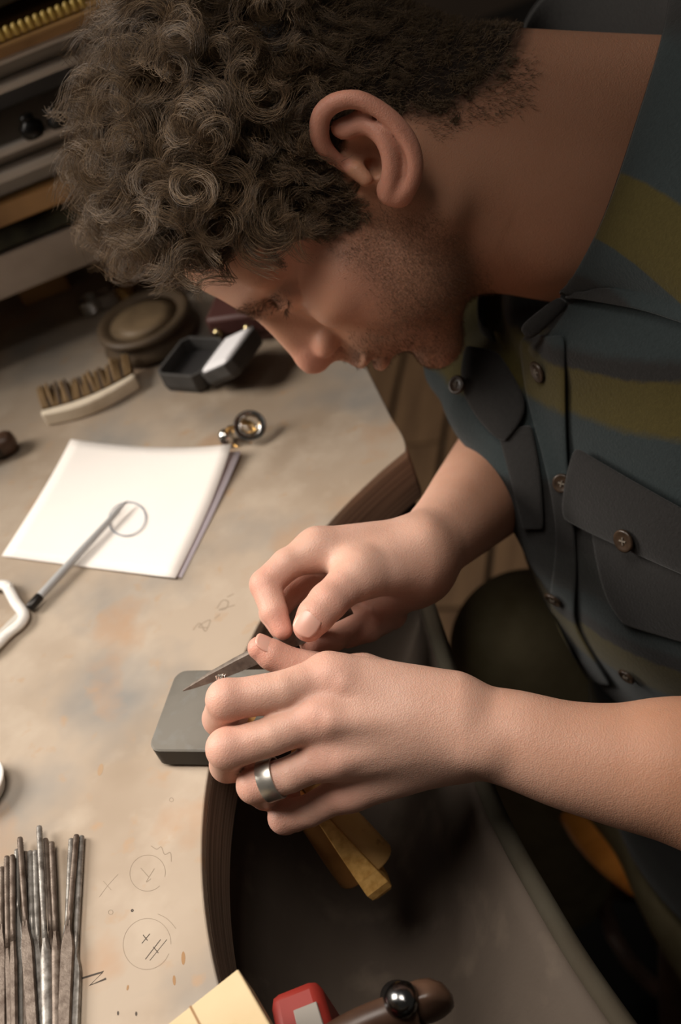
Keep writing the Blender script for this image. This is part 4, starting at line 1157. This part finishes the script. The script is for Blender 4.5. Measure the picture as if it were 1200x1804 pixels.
ps = grow(rt, unit(nr), rng.uniform(5, 9, len(rt)), np.full(len(rt), 0.2), np.full(len(rt), 0.3), rng.uniform(0, 6, len(rt)), np.ones(len(rt)), np.column_stack([np.full(len(rt), -0.3), 1.3 * np.sign(rt[:, 1]), np.full(len(rt), 0.3)]) + rng.normal(0, 0.25, rt.shape))
strands('eyebrows', c2w(h2c(ps)), 0.07, 0.03, 'stubble_brown', person)
lr, ln = [], []
for sd_ in (1, -1):
    for t in np.linspace(0, 1, 60):
        lr.append(np.array([92.5 - 9.5 * t, sd_ * (22 + 23 * t), 17.6 + 1.5 * t])); ln.append(np.array([0.8, 0.35 * sd_ * t, -0.55]))
lr, ln = np.array(lr), unit(np.array(ln))
ps = grow(lr, ln, rng.uniform(6, 9, len(lr)), np.full(len(lr), 0.2), np.full(len(lr), 0.2), np.zeros(len(lr)), np.ones(len(lr)), rng.normal(0, 0.12, lr.shape))
strands('eyelashes', c2w(h2c(ps)), 0.11, 0.03, 'stubble_brown', person)


# ---- shirt
from mathutils.bvhtree import BVHTree
SREF = C3(1000, 630, 690)
def stripe_of(v): return -((np.asarray(v) - SREF) @ UP) / 160.0
shirt = mesh_obj('shirt', c2w(SV), SQ, 'flannel', person, attrs=dict(stripe=stripe_of(SV)))
bvh = BVHTree.FromPolygons([tuple(v) for v in SV], [tuple(int(i) for i in q) for q in SQ])
def surf(px, py, off=0.0, fallback=None):
    d = C3(px, py, 1000.0); d /= np.linalg.norm(d)
    hit = bvh.ray_cast(Vector((0, 0, 0)), Vector(d))
    if hit[0] is None: return C3(px, py, fallback or 760)
    n = np.array(hit[1]); n = n if n @ d < 0 else -n
    return np.array(hit[0]) + n * off
def cloth(name, G, parent, stripe=None, thick=2.0, material='flannel', offset=1):
    """G: rows x cols x 3 grid, camera mm"""
    G = np.asarray(G, float); nr, nc = G.shape[:2]
    V = G.reshape(-1, 3)
    sv = stripe_of(V) if stripe is None else (stripe if isinstance(stripe, np.ndarray) else np.full(len(V), stripe))
    o = mesh_obj(name, rel(parent, c2w(V)), grid_faces(nr, nc), material, parent, attrs=dict(stripe=sv))
    md = o.modifiers.new('t', 'SOLIDIFY'); md.thickness = thick / 1000; md.offset = 0
    md2 = o.modifiers.new('s', 'SUBSURF'); md2.levels = md2.render_levels = 1
    return o
def patch(name, left, right, parent, nr=14, nc=6, off=3.0, stripe=None, thick=2.0, puff=0.0):
    L, R = spline(left, nr), spline(right, nr)
    G = []
    for i in range(nr):
        row = []
        for j in range(nc):
            t = j / (nc - 1); p = L[i] * (1 - t) + R[i] * t
            row.append(surf(p[0], p[1], off + puff * math.sin(math.pi * t) * math.sin(math.pi * i / (nr - 1))))
        G.append(row)
    G = np.array(G)
    for _ in range(2):
        G[1:-1] = 0.5 * G[1:-1] + 0.25 * (G[:-2] + G[2:])
    return cloth(name, G, parent, stripe, thick)
# collar: a stand and a turned-down leaf running all round the neck
fold_px = [(868, 588, 748), (842, 530, 775), (880, 250, 800), (922, 45, 790), (995, -35, 770), (1090, -75, 728), (1172, -50, 680), (1168, 50, 650), (1116, 225, 638), (1063, 380, 640), (1014, 478, 660), (985, 521, 678)]
out_px = [(900, 660, 738), (850, 610, 820), (880, 350, 860), (930, 60, 850), (1030, -90, 835), (1220, -120, 750), (1390, 20, 640), (1440, 200, 585), (1420, 390, 570), (1310, 575, 588), (1135, 556, 652), (1005, 533, 677)]
A_ = spline([C3(*p) for p in fold_px], 56); B_ = spline([C3(*p) for p in out_px], 56)
G = []
for i, t in enumerate(np.linspace(0, 1, 9)):
    bul = np.array([-0.10, -0.16, -0.5]) * (13 * math.sin(math.pi * t ** 0.7))
    near = np.clip((np.arange(56) - 26) / 8.0, -1, 1)[:, None]
    G.append(A_ * (1 - t) + B_ * t + near * bul)
for i in range(2, 9):
    for j in range(40, 56):
        p = G[i][j]; q = surf(p[0] / p[2] * FPX + 600, p[1] / p[2] * FPX + 902, 7.0, 2000)
        if q[2] < p[2]: G[i][j] = q
sv = np.tile(np.linspace(0, 1, 9)[:, None], (1, 56))
colx = np.tile(np.arange(56)[None], (9, 1)) / 55.0
cst = np.interp(colx, [0, .55, .70, .765, .772, .838, .845, 1.0], [.5, .5, .3, .2, .06, .02, .2, .60])
cst = cst + 0.0 * sv
collar = cloth('collar', G, shirt, cst.ravel(), 2.4)
S_ = A_ + np.outer(np.interp(np.arange(56), [0, 8, 14, 34, 42, 55], [40, 60, 85, 85, 45, 40]), -UP) + np.array([0, 0, 6.0])
cen_ = S_.mean(0)
S_ = cen_ + (S_ - cen_) * 0.97
cloth('collar_stand', [A_ * (1 - t) + S_ * t for t in np.linspace(0, 1, 6)], shirt, 0.5, 2.0)
cp = [[C3(985, 519, 676), C3(952, 545, 680), C3(930, 562, 684), C3(914, 578, 690)], [C3(996, 527, 672), C3(966, 556, 675), C3(942, 578, 680), C3(922, 590, 687)], [C3(1005, 535, 676), C3(976, 566, 679), C3(952, 588, 683), C3(930, 602, 689)]]
cloth('collar_point', cp, shirt, 0.6, 2.6)
cloth('far_collar_edge', [[C3(866, 580, 744), C3(878, 605, 742), C3(890, 635, 739), C3(903, 664, 735)], [C3(878, 580, 740), C3(890, 605, 738), C3(901, 635, 735), C3(912, 664, 731)]], shirt, 0.05, 2.0)
# placket, pockets and flaps
patch('placket', [(920, 598), (932, 700), (955, 790), (975, 880), (984, 960), (974, 1040), (985, 1110), (1040, 1200)], [(1002, 590), (1004, 700), (1006, 830), (1014, 900), (1022, 1000), (1018, 1075), (1032, 1120), (1085, 1205)], shirt, 26, 6, 2.6)
patch('pocket_flap', [(1030, 778), (1006, 840), (994, 890), (1004, 908)], [(1285, 930), (1285, 965), (1285, 1010), (1285, 1035)], shirt, 8, 18, 7.0, 0.5, 2.6, 3.0)
patch('pocket', [(1045, 900), (1052, 960), (1072, 1050), (1108, 1098)], [(1290, 1000), (1290, 1050), (1290, 1110), (1290, 1150)], shirt, 10, 16, 3.0, 0.52, 2.0, 2.0)
patch('pocket_flap', [(828, 618), (818, 660), (826, 705), (858, 748), (886, 776)], [(884, 628), (918, 672), (936, 710), (930, 745), (898, 782)], shirt, 10, 8, 5.0, 0.5, 2.2, 3.0)
patch('pocket', [(880, 760), (905, 850), (925, 930)], [(940, 750), (955, 830), (962, 930)], shirt, 10, 6, 2.5, 0.42, 1.8)
def button(px, py, r, off):
    c = surf(px, py, off); c1 = surf(px + 9, py, off); c2 = surf(px, py + 9, off)
    n = np.cross(c1 - c, c2 - c); n /= np.linalg.norm(n); n = n if n[2] < 0 else -n
    cw, nw = c2w(c), CM @ n
    b = MB().lathe([(r * 0.8, -1.0), (r, -0.6), (r, 0.8), (r * 0.86, 1.3), (r * 0.72, 0.9), (r * 0.3, 0.6), (0.05, 0.6)], cw, nw, n=24).obj('button', 'button_brown', shirt, sharp=False)
    s = np.cross(nw, (0.2, 0.9, 0.3)); s /= np.linalg.norm(s); w = np.cross(nw, s)
    m = MB()
    for d in (s + w, s - w): m.tube([cw + d * r * 0.24 + nw * 0.9, cw - d * r * 0.24 + nw * 0.9], 0.55, n=6)
    m.obj('button_thread', 'button_thread', shirt)
for b_ in ((960, 650, 6.4, 5), (995, 848, 5.5, 5), (985, 1047, 6.0, 5), (1128, 940, 6.4, 13), (822, 684, 5.6, 9.5), (1110, 1186, 5.5, 3)): button(*b_)

# ---- trousers and shoes
WB = lambda x, y, z: w2c(np.array([x, y, z + BENCH_Z]))
hipL, hipR = WB(196, 489, -445), WB(192, 622, -452)
kneeL, ankL, kneeR, ankR = WB(176, 388, -640), WB(196, 420, -838), WB(101, 657, -290), WB(70, 690, -690)
allj = np.array([hipL, hipR, kneeL, ankL, kneeR, ankR])
F = Field(allj.min(0) - 110, allj.max(0) + 110, 7.0)
F.cap(hipL, hipR, 88, 88, 40)
F.cap(hipL, kneeL, 84, 64, 30).cap(kneeL, ankL, 62, 50, 20)
F.cap(hipR, kneeR, 84, 62, 30).cap(kneeR, ankR, 60, 50, 20)
TV, TQ = F.mesh(); TV = smooth_mesh(TV, TQ, 2)
mesh_obj('trousers', c2w(TV), TQ, 'trouser_olive', person)
for an in (ankL, ankR):
    w0_ = c2w(an)
    F = Field((-170, -60, -70), (80, 60, 70), 5.0)
    F.cap((20, 0, -25), (-110, 4, -32), 34, 26, 14).cap((0, 0, 0), (0, 0, 60), 38, 40, 14)
    F.g = np.maximum(F.g, (-58.0 - F.ax[2])[None, None, :] + 0 * F.g)
    QV, QQ = F.mesh()
    mesh_obj('shoe', w0_ + QV, QQ, 'dark_wood', person)

# ================================================================== things held
# ring clamp of two wooden jaws and a wedge
qa, qb = C3(410, 1236, 644), C3(646, 1528, 666)
ad = (qb - qa); AL = np.linalg.norm(ad); ad /= AL
nn = np.array([0.78, -0.62, 0]); nn -= (nn @ ad) * ad; nn /= np.linalg.norm(nn); dd = np.cross(ad, nn); dd = dd if dd[2] > 0 else -dd
rclamp = empty('ring_clamp', c2w((qa + qb) / 2), 'yellow wooden ring clamp with a wedge gripped in the nearer hand', 'clamp')
def jaw(sgn, material):
    rings = []
    for t, w, h in ((0.02, 7.0, 9.5), (0.1, 8.5, 11.5), (0.5, 10.0, 13), (0.85, 11.8, 13.5), (0.985, 12.0, 13.2), (1.0, 11.2, 12.2)):
        gap = 0.8 + 4.4 * max(0, (t - 0.35) / 0.65)
        c = qa + ad * AL * t + nn * sgn * gap
        sec = [c + nn * sgn * w * math.cos(q) + dd * h * math.sin(q) for q in np.linspace(-math.pi / 2, math.pi / 2, 13)]
        rings.append(c2w(np.array(sec)))
    MB().loft(rings).obj('jaw', material, rclamp, bevel=0.6)
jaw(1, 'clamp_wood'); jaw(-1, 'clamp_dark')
rings = []
for t, w, h in ((0.42, 0.6, 9), (0.8, 4.4, 12.0), (0.97, 6.0, 13.0), (1.05, 6.8, 12.5), (1.09, 6.4, 10), (1.115, 4.6, 6)):
    c = qa + ad * AL * t - dd * 4.0
    rings.append(c2w(np.array([c + nn * w - dd * h, c + nn * w + dd * h * 0.6, c - nn * w + dd * h * 0.6, c - nn * w - dd * h])))
MB().loft(rings).obj('wedge', 'clamp_wedge', rclamp, smooth=False, bevel=0.8)
MB().tube([c2w(qa + ad * AL * 0.46 + nn * 13.6 * math.cos(q) + dd * 14.4 * math.sin(q)) for q in np.linspace(0, 2 * np.pi, 28, endpoint=False)], 1.6, n=8, closed=True, up=CM @ ad).obj('metal_band', 'ring_dark', rclamp)

# the ring being worked on
sp = C3(389, 1190, 614)
rdir = np.array([0.16, 0.98, 0.12]); rdir /= np.linalg.norm(rdir)
side = np.cross(rdir, (0.1, 0.0, -1.0)); side /= np.linalg.norm(side); fr = np.cross(side, rdir)
ringo = empty('diamond_ring', c2w(sp + rdir * 12), 'thin silver ring with a small round stone under the file', 'ring')
rcn = sp + rdir * 12.2
MB().tube([c2w(rcn + 9.0 * (math.cos(q) * fr + math.sin(q) * rdir)) for q in np.linspace(0, 2 * np.pi, 40, endpoint=False)], 0.9, n=8, closed=True, up=CM @ side).obj('shank', 'silver', ringo)
rw = CM @ rdir
MB().lathe([(0.3, 3.2), (1.6, 2.0), (2.15, 0.9), (2.2, 0.5), (1.3, -0.3), (0.1, -0.35)], c2w(sp), rw, n=10).obj('stone', 'diamond', ringo, smooth=False)
for q in range(6):
    t = q * math.pi / 3
    dvec = CM @ (math.cos(t) * side + math.sin(t) * fr)
    MB().tube([c2w(sp) + rw * 3.8 + dvec * 0.7, c2w(sp) + rw * 1.6 + dvec * 2.1, c2w(sp) - rw * 0.2 + dvec * 2.3], [0.45, 0.42, 0.5], n=6).obj('prong', 'silver', ringo)

# the file in the far hand
fa, fb = C3(620, 1076, 646), C3(322, 1217, 634)
fx = fb - fa; FL = np.linalg.norm(fx); fx /= FL
fy = np.array([0.43, 0.90, 0.0]); fy -= (fy @ fx) * fx; fy /= np.linalg.norm(fy); fy = fy * 0.93 + np.array([0, 0, 0.36]); fy -= (fy @ fx) * fx; fy /= np.linalg.norm(fy)
fz = np.cross(fx, fy); fz = fz if fz[2] < 0 else -fz
filo = empty('hand_file', c2w((fa + fb) / 2), 'dark tapered steel file held in the far hand against the ring', 'file')
rings = []
for t, w, h in ((0.22, 4.3, 1.5), (0.30, 4.7, 1.6), (0.50, 4.5, 1.6), (0.68, 3.9, 1.4), (0.84, 2.7, 1.1), (0.94, 1.3, 0.8), (1.0, 0.25, 0.3)):
    c = fa + fx * FL * t
    rings.append(c2w(np.array([c - fy * w + fz * h * 0.4, c - fy * w * 0.8 + fz * h, c + fy * w * 0.9 + fz * h, c + fy * w + fz * h * 0.5, c + fy * w - fz * h, c - fy * w - fz * h])))
MB().loft(rings).obj('blade', 'file_hand', filo)
MB().tube([c2w(fa), c2w(fa + fx * FL * 0.14), c2w(fa + fx * FL * 0.23)], [1.8, 1.9, 3.0], n=10).obj('tang', 'file_brown', filo)

# wedding band
wa, wb = J(510, 1362, 566), J(450, 1383, 570)
wd = wb - wa; wd /= np.linalg.norm(wd); wc = J(478, 1373, 568)
band = empty('finger_ring', c2w(wc), 'wide brushed steel band on the ring finger of the nearer hand', 'ring')
MB().lathe([(9.3, -3.9), (10.1, -3.9), (10.4, -3.4), (10.4, 3.4), (10.1, 3.9), (9.3, 3.9), (9.1, 0), (9.3, -3.9)], c2w(wc), CM @ wd, n=48, cap=False).obj('band', 'ring_steel', band)

# ================================================================== stool
sz = -455.0
se = T(1040, 1505, sz)
sc_ = se + np.array([165 * 0.955, 165 * 0.30, 0])
stool = empty('wooden_stool', sc_ * [1, 1, 0], 'round glossy orange wooden stool under the man', 'stool')
MB().lathe([(140, -30), (158, -29), (165, -22), (167, -12), (163, -3), (150, 0), (100, -3), (1, -5)], sc_, n=56).obj('seat', 'stool_wood', stool, sharp=False)
for q in range(4):
    t = q * math.pi / 2 + 0.6
    d = np.array([math.cos(t), math.sin(t), 0])
    top = sc_ + d * 110 - ez * 28; bot = (sc_ + d * 190) * [1, 1, 0]
    MB().tube([top, (top + bot) / 2, bot], [14, 17, 13], n=12).obj('leg', 'dark_wood', stool)
ringh = sc_ + (0, 0, -240)
MB().tube([ringh + 150 * np.array([math.cos(t), math.sin(t), 0]) for t in np.linspace(0, 2 * np.pi, 32, endpoint=False)], 8, n=8, closed=True).obj('foot_ring', 'dark_wood', stool)

mq = [T(x, y, -898.5) for x, y in ((806, 1215), (1190, 1040), (1420, 1900), (930, 1990))]  # added black sheet: darkens the floor here in place of real shade
shade_o = empty('floor_shade_sheet', np.mean(mq, 0), 'added black sheet standing in for shade on the floor under the stool', 'shade sheet')
MB().prism(mq, (0, 0, -1.4)).obj('shade_sheet', 'shade_black', shade_o, smooth=False)

# ================================================================== cabinet standing at the back of the bench
FY = T(100, 612)[1]
def zpx(y, x=0.0):
    d = CM @ np.array([(x - 600) / FPX, (y - 902) / FPX, 1.0])
    return CAM0[2] + d[2] * (FY - CAM0[1]) / d[1]
X0, X1 = -760.0, 40.0
cab = empty('tool_cabinet', (-360, FY + 90, BZ), 'grey metal and wood drawer cabinet at the back of the bench', 'cabinet')
def slab(name, ya, yb, material, proud=0.0, depth=170, x1=X1, parent=cab, bevel=2.0):
    z0, z1 = zpx(max(ya, yb)), zpx(min(ya, yb))
    return MB().box((X0, FY - proud, z0), (x1, FY + depth, z1)).obj(name, material, parent, smooth=False, bevel=bevel)
slab('base_board', 526, 446, 'pale_board', 4)
slab('base_recess', 446, 398, 'cabinet_dark', -26)
slab('lower_shelf', 397, 352, 'shelf_wood', 6)
slab('drawer_front', 350, 318, 'cabinet_mid', 0)
slab('metal_rail', 317, 296, 'cabinet_grey', 9)
slab('drawer_front', 295, 272, 'cabinet_mid', 0)
slab('metal_rail', 271, 254, 'cabinet_grey', 9)
slab('tray_back', 254, 160, 'cabinet_blue', -60, 110)
slab('tray_floor', 256, 252, 'cabinet_mid', 4)
slab('metal_rail', 160, 141, 'cabinet_grey', 9)
slab('drawer_front', 140, 112, 'cabinet_mid', 2)
slab('metal_rail', 111, 98, 'cabinet_grey', 7)
slab('upper_shelf', 97, 72, 'shelf_wood', 10)
slab('top_box', 40, -30, 'cabinet_mid', -30)
slab('top_board', -31, -120, 'dark_wood', -10)
MB().box((X0 - 18, FY, BZ), (X0, FY + 170, zpx(-120))).obj('side_panel', 'cabinet_mid', cab, smooth=False, bevel=2)
MB().box((X1, FY, BZ), (X1 + 18, FY + 170, zpx(-120))).obj('side_panel', 'cabinet_mid', cab, smooth=False, bevel=2)
MB().box((X0, FY + 160, BZ), (X1, FY + 170, zpx(-120))).obj('back_panel', 'cabinet_dark', cab, smooth=False)
# a row of yellow beads on the upper shelf: each bead its own thing
zb = zpx(72)
bead = None
for i in range(16):
    x = -112 + i * 5.3
    if bead is None:
        bead = MB().lathe([(0.1, 0), (2.0, 0.7), (2.62, 3), (2.5, 6), (1.8, 8.4), (0.1, 9.4)], (0, 0, 0), n=14)
        bo = mesh_obj('bead', np.array(bead.v), bead.f, 'bead_yellow')
        bd = bo.data
    else:
        bo = bpy.data.objects.new('bead', bd); COL.objects.link(bo)
    bo.location = (x / 1000, (FY - 5) / 1000, zb / 1000)
    tag(bo, None, 'pale yellow bead in the row along the upper cabinet shelf', 'bead', 'yellow beads on the cabinet shelf')
# dark things standing on the tray shelf
zt = zpx(252)
for x, r, h, mt, lab in ((-99, 8.5, 13, 'black_metal', 'small black knobbed pot on the cabinet tray, at the left'), (-81, 6.5, 10, 'cabinet_dark', 'small black jar on the cabinet tray next to the knobbed pot'), (-66, 7, 14, 'dark_metal', 'dark metal bottle on the cabinet tray nearest the hair')):
    o = empty('pot', (x, FY - 12, zt), lab, 'pot', 'dark pots on the cabinet tray')
    MB().lathe([(r * 0.8, 0), (r, h * 0.2), (r, h * 0.65), (r * 0.6, h * 0.85), (r * 0.5, h)], (x, FY - 12, zt), n=20).obj('body', mt, o, sharp=False)
    MB().lathe([(r * 0.55, h), (r * 0.6, h + 1), (r * 0.55, h + 3), (r * 0.2, h + 4)], (x, FY - 12, zt), n=20).obj('lid', mt, o, sharp=False)
# folded green cloth in front of the base board, wooden wedge and coils of wire on the bench under the cabinet
zc = zpx(446)
o = empty('folded_cloth', (-90, FY - 4, zc), 'mottled dark green cloth folded on the pale cabinet board', 'cloth')
Gc = np.array([[[x, FY - 3 + 20 * t, zc + 3 + 13 * math.sin(math.pi * min(1, t * 1.1)) * (0.8 + 0.25 * math.sin(x / 9.0))] for x in np.linspace(-190, -42, 34)] for t in np.linspace(0, 0.95, 8)])
oc = MB().add(Gc.reshape(-1, 3), grid_faces(8, 34)).obj('cloth_fold', 'green_cloth', o, sharp=False)
md = oc.modifiers.new('t', 'SOLIDIFY'); md.thickness = 0.004; md.offset = 0
w0 = T(112, 520)
o = empty('wood_offcut', w0, 'orange brown wooden offcut standing under the cabinet', 'offcut')
MB().box((w0[0] - 34, w0[1] + 4, BZ), (w0[0] + 8, w0[1] + 34, BZ + 26)).obj('offcut_block', 'shelf_wood', o, smooth=False, bevel=2)
for x, y, r, mt, lab in ((165, 548, 9, 'silver', 'small coil of pale wire on the bench beside the brown bowl, leftmost'), (196, 536, 8, 'pale_board', 'small pale coil on the bench beside the brown bowl, middle'), (222, 522, 9, 'gold', 'small coil of copper wire on the bench close to the hair')):
    c = T(x, y)
    o = empty('wire_coil', c, lab, 'wire coil', 'wire coils under the cabinet')
    m = MB()
    pts = [c + np.array([r * math.cos(q), r * math.sin(q), 1.5 + q * 0.45]) for q in np.linspace(0, 8 * math.pi, 90)]
    m.tube(pts, 1.2, n=6).obj('coil', mt, o, sharp=False)
# CONTINUE
